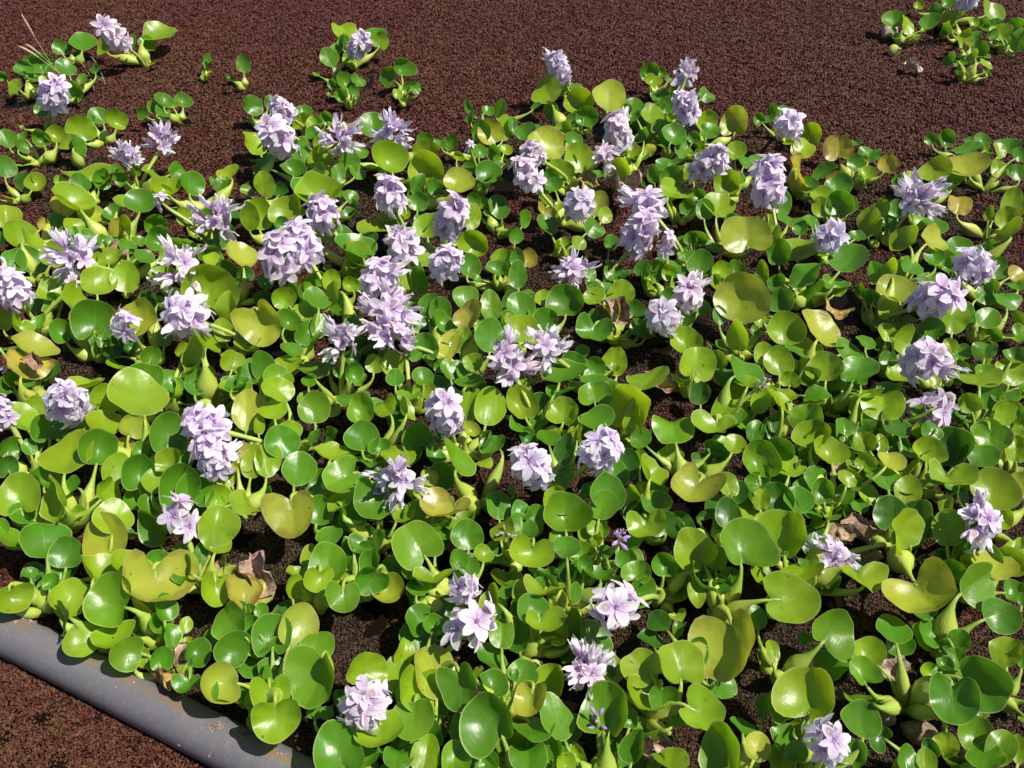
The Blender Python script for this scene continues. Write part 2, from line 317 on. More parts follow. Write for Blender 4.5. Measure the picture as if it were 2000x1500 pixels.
# ------------------------------------------------------------------ survey of leaves and flowers
# Leaf survey of the pond: per 500x375 region, rows of "x y width length direction colour" in quarter pixels.
# direction: where the tip points from the stalk (0 up the picture, 90 right); colour l lime, m mid, g green, d deep (on some leaves cast shade is put into this colour), p pale, y yellowed; k = kidney shaped
LEAVES = {
(0,0): """470 365 110 100 -20 g;630 330 180 100 -10 g;780 365 170 100 -60 l;1145 245 225 115 15 l;1150 340 120 85 0 g;1025 320 60 110 20 g
320 490 180 120 -10 g;530 520 130 110 -10 g;190 545 130 75 -20 g;400 590 120 60 0 g;600 685 140 110 5 g;630 605 70 80 10 g;720 540 80 60 -40 g
310 860 90 90 -30 g;20 590 70 60 -40 g;120 680 130 60 -60 l;225 600 100 60 20 g;1620 460 50 90 20 g;1905 490 100 120 0 g;1290 790 130 80 10 g
1430 780 120 95 0 g;1110 890 90 60 -60 g;1200 830 90 80 -20 g;1260 865 110 70 40 g;920 935 160 120 10 l;780 895 140 120 -20 g;640 1000 190 170 -10 l
430 1050 140 110 -10 l;530 1110 140 90 -50 l;310 1080 110 110 -30 g;620 1140 160 70 60 g;50 1090 120 110 -20 g;170 1065 80 50 -50 g;180 1140 110 80 40 g
660 1285 350 240 0 l;1230 1290 290 190 20 l;630 1430 140 130 -10 g;790 1400 130 130 10 g;460 1415 70 80 -20 l;40 1310 140 130 0 g;180 1420 150 130 -10 d
280 1415 120 140 20 l;1300 1460 210 120 -20 l;1510 1440 200 140 20 g;950 1380 110 90 -40 g;1380 1340 140 100 60 g;1050 1330 90 80 0 g;910 1320 80 70 -10 g
1670 1420 60 120 -20 g;1780 1340 160 90 -30 l;1730 1430 90 130 20 g""",
(500,0): """700 245 170 110 0 l;890 250 180 100 10 g;980 310 110 90 20 l;640 350 170 80 -50 g;680 320 100 70 -30 g;570 450 130 120 -20 g;730 450 110 60 -40 l
700 625 130 110 -10 g;810 625 110 80 30 g;590 660 70 55 -70 g;660 740 90 80 -60 g;770 710 80 70 20 g;1140 525 160 100 0 g;1040 615 130 70 -70 g
1110 720 70 90 -10 l;1180 675 70 60 20 g;1240 685 90 60 60 g;-30 820 150 130 0 g;100 790 70 90 10 g;370 865 120 90 20 g;380 940 140 120 20 l
550 920 90 90 10 g;460 940 110 80 -10 l;700 980 210 140 10 l;915 985 190 150 0 g;430 1030 130 90 -40 g;380 1180 160 190 10 g;500 1220 170 190 30 l
290 1310 180 110 0 g;20 1100 200 190 -10 l;60 1290 200 110 -60 g;60 1440 140 180 -10 l;720 1260 150 160 0 g;810 1190 120 80 20 g;650 1350 110 130 20 g
800 1330 130 110 30 g;610 1290 120 110 -30 l;440 1350 160 110 -20 g;470 1450 300 150 0 g;1065 1230 280 200 0 l;1320 1180 210 120 0 l;1320 1310 250 220 0 l
1320 1090 120 80 -10 g;1440 1100 110 90 -10 g;1520 1110 100 110 20 g;1580 1220 80 50 20 l;1560 1420 210 130 20 p;1390 1450 100 140 -20 g;1260 1430 110 150 20 g
990 1380 100 80 -20 g;1660 905 110 90 -20 g;1740 1000 130 150 -10 g;1800 860 90 50 40 g;1910 850 90 130 20 g;1660 830 60 80 -20 g;1830 1020 190 170 -20 p
1960 1000 130 180 20 l;1870 1170 110 90 -10 g;1760 1180 110 90 20 g;1810 1340 180 150 0 g;1660 1310 120 100 -20 g;1900 1260 90 60 40 g;1950 1160 90 70 20 l""",
(1000,0): """165 830 80 40 0 g;270 735 230 130 -30 l;510 790 210 160 0 l;390 680 100 110 -10 g;510 660 130 100 0 g;760 765 240 170 10 p;300 860 130 130 -30 g
580 900 150 130 20 g;1060 555 130 110 -10 g;1165 560 80 60 30 g;1110 620 120 90 20 l;1240 610 80 60 40 g;1265 720 110 120 10 g;1145 745 120 80 -10 g
940 800 130 130 20 g;885 850 80 70 -20 g;1110 840 150 90 0 g;1200 820 110 110 -10 g;1090 915 160 80 10 l;960 905 90 60 -30 g;1510 740 120 80 50 g
1520 930 150 120 30 l;1175 1005 160 120 0 g;1270 1060 180 100 30 g;1540 1010 150 120 20 g;1740 930 200 170 0 p;1930 920 80 60 -30 g;110 1020 150 110 -30 g
200 1040 110 110 20 g;10 960 70 120 0 g;280 1130 290 190 10 p;545 1230 210 200 0 l;500 1110 140 80 0 g;380 1330 190 180 -30 l;600 1360 180 90 60 l
1070 1165 100 90 40 p;1010 1080 130 50 -40 g;1420 1070 90 80 20 g;1360 1140 150 60 -150 g;1180 1250 190 120 0 g;890 1310 200 130 10 l;900 1180 180 80 20 l
1110 1350 90 130 0 g;1240 1390 170 120 -30 g;1275 1320 110 70 20 g;1270 1450 250 160 30 l;1740 1180 140 120 0 l;1830 1260 130 80 30 g;1930 1240 130 130 20 g
1690 1420 180 170 0 l;1390 1350 120 140 -20 l;240 1440 110 130 20 g;320 1440 120 90 -20 g;1770 1390 100 80 20 g;660 1340 100 60 30 g;300 1370 110 100 -20 g
450 1250 100 100 -20 g;480 950 130 100 -30 g;400 1000 140 100 -40 l""",
(1500,0): """990 155 150 90 0 g;1090 210 140 70 60 l;1240 170 130 90 10 g;1180 35 70 60 30 l;1420 10 90 80 0 g;1300 70 80 80 -20 g;1490 70 80 90 10 l
1760 75 200 110 60 l;1430 130 110 80 -30 l;1390 230 90 80 -10 g;1520 290 130 90 0 l;1610 285 100 60 20 g;1620 170 110 70 40 l;1690 190 90 60 60 g
1660 390 110 120 20 g;1690 470 110 50 60 l;1430 465 100 50 -60 g;1590 440 100 60 -40 l;1780 190 110 70 -10 g;1910 210 130 120 0 g;1960 310 130 150 20 g
1830 250 140 110 -20 l;1760 270 80 70 -50 g;1850 310 90 100 -10 g;40 850 60 90 -10 g;110 870 90 100 10 g;340 1010 150 180 20 l;270 1160 170 130 30 l
20 920 90 60 -30 g;560 1140 190 180 0 y;650 1105 100 60 10 g;290 1290 280 110 70 y;790 1200 150 110 10 g;930 1275 140 110 20 y;680 1275 120 120 -30 g
780 1340 140 80 20 l;400 1330 170 120 10 g;310 1445 130 110 -20 g;540 1460 190 110 10 g;520 1390 140 100 -40 y;1270 1085 90 80 -10 g;1400 1080 120 120 10 g
1540 1150 200 90 0 g;1590 1090 100 70 0 g;1680 1120 110 70 20 g;1560 1260 310 200 -5 p;1875 1115 170 130 10 g;1820 1190 110 60 40 l;1810 1310 120 110 -10 l
1960 1340 130 120 0 g;1720 1160 90 50 60 g;1025 1400 100 90 -20 g;1120 1390 110 110 10 l;1290 1340 220 130 0 l;1455 1390 120 100 10 g;1340 1460 180 70 0 g
1080 1460 110 60 -20 g;1960 1220 110 60 60 g""",
(0,375): """50 190 170 180 0 l;150 320 220 190 0 l;250 350 200 110 50 l;10 360 60 90 0 g;110 520 150 190 -10 g;240 520 200 190 0 g;430 480 160 200 20 l
470 110 170 110 30 y;630 60 280 130 0 l;710 150 170 110 20 p;870 150 130 120 0 g;440 210 110 90 20 g;360 250 150 100 40 y;580 260 150 140 0 l
560 150 110 100 0 d;900 270 110 140 20 y;1020 275 170 90 70 l;940 50 120 100 10 l;1090 65 220 160 0 g;1280 20 160 100 0 l;1220 240 160 130 20 g
1240 370 190 160 -10 g;1450 185 110 120 -10 l;1540 160 130 90 30 d;1380 420 220 160 0 l;1490 430 130 80 30 g;1760 330 150 190 0 d;1950 180 130 250 0 l
1830 140 130 120 20 d;1010 430 120 90 10 g;1100 490 140 80 40 g;850 490 140 140 0 l;760 540 120 130 20 l;760 690 230 190 0 l;980 660 200 210 0 l
420 730 310 210 0 l;450 850 180 110 -10 g;630 880 290 130 50 l;740 970 300 210 0 g;720 1120 90 180 0 g;1110 990 320 220 10 p;1630 730 360 290 0 l
1260 640 190 150 0 l;1810 920 170 250 -10 l;1750 1080 130 180 -10 l;1900 1020 110 140 20 g;1980 980 60 120 0 g;1880 1150 90 140 0 l;1840 1320 170 150 20 l
1960 1390 130 190 0 g;1450 1230 160 90 20 l;1520 1290 330 90 -75 l;1660 1180 180 100 50 l;30 990 100 220 0 l;270 1190 300 150 20 p;190 1210 200 90 0 g
210 1340 300 190 20 y;150 1060 170 80 -150 l;310 1000 90 110 30 g;480 1080 140 170 -20 g;800 1160 100 100 0 g;900 1140 120 130 20 d;1040 1200 190 130 0 d
1190 1270 130 110 20 g;1280 1130 110 140 0 g;280 860 110 150 0 d;1160 830 130 110 -20 d;1260 850 100 70 40 g;1340 1450 180 150 0 g;1520 1460 150 130 0 g
1160 1480 250 110 0 g;1630 1410 80 90 20 g;1810 1480 170 110 0 g;600 1480 250 90 0 l;80 1460 110 110 -20 g;190 1480 120 80 0 g;380 960 70 60 30 g
1640 470 180 110 20 g;1920 500 220 160 10 p;1650 530 120 90 10 l;1780 610 160 120 40 d;1900 640 120 120 0 d;700 330 150 110 30 g;860 380 140 80 20 g;1080 370 110 70 30 g""",
(500,375): """30 170 190 220 0 l;270 130 220 190 0 l;480 30 340 130 0 l;180 130 110 190 0 g;200 250 110 100 0 g;750 30 110 100 40 g;860 230 270 170 20 l
680 340 130 160 -10 g;840 400 300 200 0 g;760 490 220 90 50 l;860 470 70 120 0 l;1260 70 150 130 0 g;1290 210 120 180 10 g;1340 260 190 160 0 l
1690 190 130 180 20 l;1720 400 200 170 40 l;1690 70 110 110 -20 g;1760 80 110 100 -30 g;1900 100 140 200 -10 g;1330 490 150 150 20 l;1150 690 140 200 0 l
1280 690 150 200 -10 g;1680 570 150 160 20 g;1960 520 130 140 0 g;1870 480 120 130 0 l;1880 590 160 100 10 g;450 660 160 190 10 m;590 670 130 110 0 l
590 760 260 100 -70 l;730 720 110 100 -30 l;210 830 170 140 -40 l;270 790 110 120 20 g;80 690 110 120 0 g;60 830 130 110 -20 d;500 850 190 100 10 g
400 930 140 150 30 l;650 910 150 110 -50 g;260 1000 180 130 30 g;400 1100 160 180 30 g;290 1100 120 120 -30 d;500 1040 120 190 20 g;90 1050 300 320 150 pk
60 1370 170 240 -10 g;230 1330 200 190 0 l;460 1340 240 200 0 m;190 1440 200 160 0 m;410 1470 110 90 0 g;300 1230 160 100 0 g;590 1300 120 130 10 g
770 1410 140 140 20 g;660 1400 120 100 -40 g;860 1200 130 130 30 d;760 1290 110 100 0 d;760 1020 120 100 0 g;1230 1020 100 170 0 g;1640 810 190 190 0 m
1330 880 160 180 -10 g;1430 910 150 170 10 g;1440 1010 110 100 0 g;1330 1000 130 120 -20 d;1450 1020 170 80 50 g;1840 880 150 220 0 m;1960 850 120 170 0 g
1640 970 240 160 -40 y;1750 980 140 120 20 g;1960 1020 120 200 0 l;1850 1120 230 240 10 g;1620 1150 140 220 -20 l;1700 1180 170 200 0 g;1490 1180 160 270 10 p
1320 1180 210 210 0 g;1060 1340 170 170 -20 l;920 1340 130 130 0 l;1310 1430 150 140 0 g;1520 1380 130 150 0 g;1640 1410 110 90 0 g;1700 1340 140 110 -40 l
1640 1470 220 90 0 g;1440 1350 90 110 30 g;1000 1270 100 100 -30 g;1090 1480 130 60 0 g;1070 240 100 80 0 g;1080 310 130 80 -20 l;1160 160 80 80 30 l;540 330 150 100 30 l""",
(1000,375): """110 210 130 120 30 g;20 340 100 110 0 g;260 90 110 130 0 l;360 100 70 80 0 l;250 150 110 50 -150 y;310 250 160 140 0 g;680 90 140 180 20 p
730 180 110 110 30 l;630 280 160 110 50 g;400 390 90 100 0 l;340 410 120 60 -70 l;510 400 110 70 60 l;770 390 100 110 10 g;40 510 110 140 -10 g
130 510 120 150 20 y;50 640 130 200 0 g;620 640 100 160 20 g;800 610 140 150 0 g;1040 600 130 110 20 g;1140 610 140 140 0 g;1280 590 160 130 20 g
1230 620 110 110 -20 l;1470 560 190 180 0 g;1360 110 110 110 0 g;1240 30 110 70 0 l;1460 20 100 80 0 g;1500 130 120 140 0 g;1620 130 220 110 20 l
1740 230 130 100 30 g;1850 310 340 210 0 p;1630 600 140 110 10 l;1750 600 120 150 0 g;1360 500 120 80 0 g;1400 370 100 90 0 g;1330 400 110 100 -30 g
1780 830 390 310 10 p;1860 710 170 150 20 g;1590 690 90 60 -50 g;1960 620 100 180 0 l;740 740 130 110 10 g;670 760 110 90 -20 g;850 800 200 160 0 l
640 820 150 100 -40 l;420 840 260 210 0 g;240 820 130 130 -10 l;60 870 190 190 0 g;60 1060 240 200 0 l;190 980 120 170 -10 g;290 990 170 180 20 g
730 970 240 170 -40 y;650 1000 110 150 0 g;630 1130 260 140 -170 gk;980 1050 120 130 0 g;1070 1060 130 160 20 g;1360 1150 210 200 0 l;1460 1320 260 220 20 l
1620 960 100 140 0 g;1770 1110 190 220 0 l;1230 820 150 110 20 g;1340 1000 130 110 0 d;790 1290 180 290 -10 l;640 1370 150 150 -20 g;490 1330 180 150 20 g
370 1390 310 170 0 g;370 1440 170 90 0 d;120 1440 160 110 0 g;540 1240 100 90 0 g;1000 1480 300 110 0 l;650 1480 190 80 0 g;1690 1440 190 140 0 d
1800 1390 290 130 50 g;1960 1260 140 160 0 l;1840 1480 180 70 0 l;1950 1000 100 100 20 l;1900 1080 70 80 0 g;1480 900 130 100 30 g""",
(1500,375): """90 100 180 140 20 g;180 190 220 130 20 g;80 460 160 170 0 g;10 230 80 120 0 l;30 330 120 140 0 l;230 420 260 200 0 l;430 20 160 110 0 l
420 110 130 150 -20 l;570 80 180 160 10 g;660 110 120 130 30 g;780 230 180 200 0 l;880 120 120 130 20 l;360 240 130 80 20 g;250 300 100 60 0 g
600 510 250 200 20 g;700 330 120 80 30 g;1170 230 160 90 40 l;1010 130 110 130 0 g;940 240 130 80 0 g;1060 380 220 110 -40 l;1300 370 210 110 60 p
1330 250 170 110 20 g;1500 110 160 110 20 y;1510 420 160 150 0 g;1310 500 130 120 0 g;1860 200 150 170 0 l;1930 80 160 200 10 l
1720 160 70 120 0 l;1850 310 250 100 -40 l;1690 470 150 100 30 g;1800 590 140 150 30 g;1940 640 130 90 60 y;1430 560 110 100 -20 g;1950 720 140 80 0 g
1900 830 210 150 20 g;1740 740 130 110 20 g;1680 800 160 100 50 g;1140 580 160 110 40 g;820 610 110 130 -20 g;920 630 220 90 -50 l;1030 590 130 110 20 l
220 650 270 180 0 g;70 700 130 100 -60 g;530 680 190 130 20 g;90 840 180 170 0 g;390 770 230 110 -80 g;540 760 100 90 30 l
1030 750 280 190 0 p;960 900 150 160 -10 l;700 770 80 120 -30 g;770 810 90 110 20 g;850 850 120 60 60 g;1460 980 190 230 10 l;1570 960 130 180 10 g
1280 1080 180 110 10 g;1700 980 160 130 40 g;1790 1100 120 70 60 g;1020 1020 80 110 0 l;930 1090 110 140 -20 l;1050 1170 200 90 -70 l;130 1060 260 230 0 l
470 1060 360 210 40 p;330 1180 250 200 0 g;630 1220 220 140 50 g;780 1170 140 90 20 g;890 1190 110 110 0 d;90 1310 210 210 0 l;450 1360 250 200 0 l
330 1440 160 130 0 g;680 1400 240 140 10 g;180 1460 140 90 10 l;720 1470 150 70 0 g;950 1300 110 100 20 g;1500 1240 150 100 20 g;1690 1230 160 130 0 g
1650 1400 290 200 0 l;1900 1400 220 190 10 l;1920 1280 160 90 20 g;1420 1200 100 110 -20 l;1720 1290 90 90 20 l;1350 1420 150 170 -10 l;1960 980 80 120 -20 l""",
(0,750): """200 240 250 230 -10 l;310 160 140 170 20 l;390 330 230 160 0 g;820 110 220 200 0 l;850 300 230 170 0 l;1040 320 190 160 20 p;1130 110 380 230 0 l
1010 170 130 130 -20 d;1310 350 250 220 0 g;680 70 110 140 0 g;1920 200 220 300 0 p;470 540 370 280 -10 l;780 490 260 240 10 g;900 660 180 230 30 l
870 860 220 150 60 l;140 840 290 320 -10 l;370 740 200 120 20 g;420 955 330 120 -80 l;530 780 180 130 -60 g;1090 680 210 230 0 g;1210 750 200 180 10 l
980 490 140 140 20 y;1100 510 110 110 0 g;1200 470 150 130 0 d;1310 620 200 110 -40 l;1460 560 120 150 20 g;1420 790 260 300 0 g;1540 780 240 230 20 g
1710 860 170 170 20 l;1880 900 230 150 60 l;1860 560 250 290 0 y;1980 600 150 240 10 l;1220 1100 230 280 -10 g;1680 1110 280 290 10 l;1690 1250 200 120 10 l
900 1060 260 190 10 l;370 1220 330 230 0 g;540 1310 220 210 10 g;770 1240 330 330 -20 p;800 1410 320 190 30 l;860 1180 180 200 20 d;1050 1450 290 150 20 l
1230 1380 180 150 -20 g;1180 940 150 170 0 g;1430 1260 130 90 -20 g;1440 1460 200 80 -60 g;1580 1320 100 210 10 g;20 1130 90 160 0 g;190 1070 140 120 0 d
60 620 140 170 -10 d;80 480 160 130 30 g;230 490 100 120 -10 g;1360 20 130 80 0 g;1520 30 150 100 0 g;1800 20 150 80 0 l;240 1470 100 80 0 g;360 1480 120 60 0 g""",
(500,750): """200 50 220 160 -20 l;130 190 200 150 -10 l;440 180 230 220 -10 m;260 350 180 170 -30 l;210 440 240 230 -20 g;20 320 80 150 0 l;760 90 240 180 0 g
810 190 190 200 0 m;1000 180 180 130 -40 l;1180 70 170 110 0 m;1300 40 160 110 0 l;1220 210 190 80 60 l;1650 180 150 210 10 l;1820 170 220 270 10 l
1690 350 130 100 30 p;830 400 250 210 0 g;980 490 140 150 20 g;1120 530 240 200 0 l;1270 380 210 230 -20 g;1390 540 130 120 -20 g;1620 600 320 160 40 m
1870 470 190 90 -40 g;590 540 240 90 10 l;320 660 230 230 10 g;80 580 190 260 0 l;670 620 180 140 20 g;650 760 290 240 -120 mk;470 850 150 80 0 g
640 930 210 100 -20 l;490 980 200 200 10 g;300 1060 330 270 170 pk;720 1060 260 150 160 gk;910 970 300 230 190 gk;1130 990 180 160 20 l;1250 1000 170 180 30 g
1440 720 220 200 10 g;1350 730 140 100 40 p;1340 860 130 140 0 g;1480 920 110 150 10 l;1540 1030 350 160 190 yk;1250 1220 330 290 -30 mk;1440 1220 120 150 20 d
1660 1170 230 210 0 g;1900 930 170 220 0 g;1880 1130 210 170 -20 l;1960 1080 110 90 0 d;560 1380 270 230 0 m;900 1390 190 180 0 g;1060 1430 150 150 20 d
1240 1460 170 110 -10 g;400 1330 110 200 0 l;330 1470 150 70 0 l;660 1480 110 60 0 l;730 1290 110 200 10 g;560 1190 180 120 0 g;980 1140 220 60 20 d
920 1290 250 100 160 gk;1560 1360 130 130 -20 g;1670 1430 150 110 0 g;1790 1320 140 120 10 l;800 1240 140 100 30 g;920 660 110 110 20 g""",
(1000,750): """60 140 200 240 -20 l;190 240 160 200 10 g;400 200 220 260 0 l;330 30 200 90 0 g;650 60 250 140 0 m;640 240 260 190 0 g;100 50 130 150 0 l
760 30 100 90 0 g;1000 110 390 240 0 l;970 300 150 190 0 l;1280 310 300 260 0 m;1000 430 160 120 -40 g;980 560 110 150 -10 l;1470 80 150 140 0 d
1640 130 200 260 20 l;1600 380 300 140 180 lk;1800 90 150 180 0 l;1940 130 140 180 20 l;1740 480 150 110 20 l;1900 360 130 170 10 g;1930 580 250 240 0 m
1920 710 150 180 0 g;1390 880 330 430 -150 pk;1690 770 150 190 -10 l;1740 860 170 140 20 d;1580 920 190 240 0 d;1700 1000 170 210 0 d;1940 890 130 170 0 l
1960 1080 140 260 0 l;1130 680 250 130 40 l;430 510 160 230 20 d;480 400 140 90 -30 p;100 400 130 130 0 d;290 410 160 120 0 g;430 680 140 150 30 g
420 1000 320 260 0 m;700 940 200 210 10 m;760 840 240 250 20 g;900 620 200 210 20 d;960 870 170 140 30 l;1140 900 210 200 -10 g;1000 980 150 160 10 d
1200 1080 230 150 0 d;1060 1160 280 150 170 lk;1420 1280 290 340 -30 l;1790 1230 400 280 0 mk;1590 1340 160 190 0 m;1560 1480 190 80 0 g;1320 1090 200 170 0 d
70 1100 190 170 -10 g;70 980 140 120 0 g;210 1010 140 130 20 g;430 1270 190 150 0 g;150 1350 320 150 190 lk;420 1420 150 140 0 d;280 1460 220 90 0 g
690 1470 200 100 0 g;910 1370 160 140 20 g;990 1450 200 130 10 m;930 1210 140 190 20 g;640 1220 110 100 -30 l;660 1120 110 130 10 l;560 1410 110 120 0 g
720 1310 100 90 -20 g;380 760 100 150 0 g;340 840 160 130 0 l;580 830 170 110 0 g""",
(1500,750): """150 70 220 130 0 l;20 90 90 160 0 l;150 150 240 90 50 l;270 270 250 240 0 m;720 40 210 110 0 l;920 40 170 90 0 g;700 180 110 200 0 l
780 240 130 150 0 l;900 180 270 180 0 l;1060 100 130 100 20 g;1160 180 170 110 20 g;330 400 260 170 0 l;500 510 240 200 0 l;620 350 160 190 10 g
660 470 120 110 140 g;500 370 130 110 0 d;40 350 120 180 0 d;90 500 200 170 0 g;180 620 240 170 10 l;20 580 110 230 0 g;330 570 140 90 0 g
890 460 90 150 0 l;1000 480 200 120 0 d;1050 360 230 100 20 d;1210 370 150 110 0 l;1300 380 170 120 30 g;1440 490 290 270 0 d;1250 540 220 130 10 l
1170 510 200 100 0 g;760 470 150 110 -30 l;1690 350 190 130 20 m;1510 230 160 130 0 d;1560 140 150 150 -20 l;1870 80 200 110 10 g;1900 210 190 200 0 m
1910 350 180 160 10 l;1940 500 130 190 0 l;1730 440 230 150 180 mk;1700 560 220 160 0 g;1760 130 110 70 -10 l;1770 810 310 290 10 l;1500 760 190 190 20 g
1400 800 320 130 180 lk;1310 730 150 100 0 g;1100 830 190 210 20 l;940 720 240 190 0 g;1060 640 130 140 0 l;770 600 150 100 30 l;950 600 200 90 30 p
630 750 140 90 20 l;440 830 150 170 0 g;550 910 130 180 -10 d;590 860 150 130 20 g;720 920 130 150 0 g;70 870 210 180 -10 d;240 890 200 200 10 g
80 740 170 130 0 d;280 800 140 110 0 g;970 1010 240 230 0 d;1180 1080 240 240 10 d;900 950 90 150 -20 g;1400 1110 230 260 0 m;1380 930 100 130 10 l
1840 1050 130 150 20 l;1620 1320 300 230 0 d;1760 1400 280 200 20 p;1900 1320 120 180 20 l;1040 1240 360 130 -70 l;130 1150 380 380 0 lk;190 1450 280 130 0 l
330 1380 140 110 -20 g;760 1450 210 130 0 d;1430 1440 160 140 -10 g;1970 1230 70 120 0 l;420 1040 200 90 -60 l;640 1010 120 100 0 d;1960 790 160 180 -20 p""",
(0,1125): """90 200 260 150 170 lk;60 140 120 90 0 g;390 40 120 110 0 g;560 150 250 300 30 lk;450 350 250 130 -100 g;820 210 360 260 -70 mk;1200 60 500 190 180 pk
1160 230 100 180 20 g;1290 240 170 200 0 g;1270 370 150 150 -160 g;640 520 240 220 -90 l;860 490 240 220 -80 l;980 580 230 210 -70 m;1100 610 130 160 30 l
1540 590 180 180 40 g;1340 470 130 180 0 g;1250 620 150 130 0 g;1190 690 90 130 -20 g;1480 870 190 110 180 gk;1700 830 270 260 -80 p;1750 390 280 270 -60 m
1810 580 260 230 -70 g;1740 1020 220 200 -130 g;1680 150 220 200 180 l;1880 110 250 220 180 y;1880 270 150 140 20 g;1920 920 150 120 -60 g;1960 420 180 110 -60 g
1970 960 110 160 10 l;1970 270 90 120 -40 g;1980 1140 90 180 -30 g;1450 380 90 120 20 l""",
(500,1125): """130 430 280 270 0 g;320 380 260 300 20 p;460 560 250 180 0 m;60 110 150 200 30 p;40 270 100 110 20 g;290 80 150 170 0 l;500 50 220 140 180 lk
680 40 140 110 180 l;680 200 230 180 180 mk;890 50 240 170 -150 gk;1020 90 240 190 180 p;480 180 140 90 0 d;170 760 170 200 10 g;450 830 390 350 200 mk
130 980 280 200 170 lk;150 1140 340 220 180 lk;50 850 130 130 0 g;460 1050 110 110 0 g;560 1060 90 100 0 g;870 700 320 180 10 l;940 740 180 150 0 d
1100 740 180 270 0 l;1150 600 150 190 10 l;1260 320 230 170 -20 g;1260 500 170 230 0 d;1400 380 170 130 20 g;1240 920 360 250 190 lk;1410 720 290 400 0 p
1610 900 300 240 170 gk;1830 1080 370 300 -30 gk;1240 1150 320 270 180 m;970 1290 350 220 180 lk;630 1330 330 350 -20 g;1330 1390 190 260 10 l;1100 1410 220 170 20 g
1550 1400 210 200 0 m;1590 1200 150 230 0 g;1770 1290 180 170 10 g;1790 1430 190 120 0 g;1640 1470 110 70 0 g;1940 1470 130 90 0 l;1430 1030 120 120 -10 g
1860 600 190 230 -20 g;1920 430 170 230 0 m;1880 230 160 120 10 d;1950 80 130 170 10 g;1840 190 200 90 -60 l;1500 230 140 150 0 d;1380 190 140 90 0 d
1680 740 180 110 -30 l;1860 860 220 120 20 g;1380 50 300 90 180 lk;1250 90 180 110 0 g;820 1420 180 120 20 g;1920 1190 140 170 0 d;660 980 110 160 -20 d""",
(1000,1125): """280 60 220 130 0 g;50 120 110 170 0 l;150 250 230 210 0 g;260 170 280 110 180 lk;60 450 160 260 0 d;210 410 270 130 180 lk;340 290 100 160 -10 l
460 370 180 220 0 m;560 400 130 150 30 g;660 470 270 260 0 g;490 130 100 150 0 g;1000 100 240 220 -90 g;1150 350 170 140 -40 d;1110 500 190 100 0 d
1290 410 80 110 0 g;1440 140 130 220 170 l;1630 60 340 130 20 d;1010 680 270 250 -40 lk;1320 650 360 260 0 lk;1440 560 160 180 30 g;1790 600 480 380 160 pk
1000 970 320 200 -160 l;1170 970 200 150 180 gk;750 1010 360 310 0 m;380 1080 230 340 -10 m;480 1190 130 200 10 d;940 1120 110 120 20 g;930 1310 210 240 0 g
140 1020 240 330 190 pk;140 1230 300 130 180 g;130 1400 260 230 0 g;300 1370 170 110 -20 g;420 1450 150 120 0 l;720 1470 180 90 0 g;1510 1080 290 290 110 lk
1690 1300 350 310 0 mk;1830 1150 180 140 20 g;1930 1320 180 220 20 p;1950 1000 110 270 0 g;1650 1480 200 80 0 g;1180 1180 130 80 -60 g;1280 1110 130 110 20 g
1240 1460 270 90 0 l;1590 780 90 90 10 d;1920 320 130 160 0 g;1550 440 130 90 -30 g;1720 400 150 170 20 l;20 770 60 90 0 g;1110 1470 150 70 -20 g
500 1390 130 110 -30 l;800 690 110 200 0 d""",
(1500,1125): """200 170 370 330 80 lk;680 60 350 130 180 lk;530 410 320 240 40 mk;1000 400 230 210 0 g;1240 210 440 270 150 pk;1640 110 330 210 70 m;1820 290 270 220 60 g
1830 550 220 280 -10 l;1480 510 150 170 20 g;1480 650 110 150 160 g;1390 560 90 100 -40 g;720 730 200 190 -20 m;820 840 300 250 0 m;350 910 380 330 10 lk
40 580 100 320 0 l;100 980 240 240 -10 g;740 1130 270 220 0 g;690 1380 200 180 20 g;360 1220 180 190 0 d;100 1400 180 230 10 l;210 1360 150 130 0 g
1080 1410 180 180 0 g;1230 1430 130 170 0 l;1390 1310 180 150 180 l;1700 890 370 320 110 gk;1620 1200 230 240 0 mk;1810 1330 190 280 20 m;1950 1350 110 260 0 l
1440 1020 320 260 180 gk;1370 770 160 140 0 g;1380 690 120 80 20 g;1680 1430 250 130 0 g;1520 1490 200 50 0 d;850 1230 180 100 -60 d
280 480 90 100 -40 d;1980 650 70 130 0 g;1260 1340 110 120 -20 d;1980 180 60 100 0 g""",
}
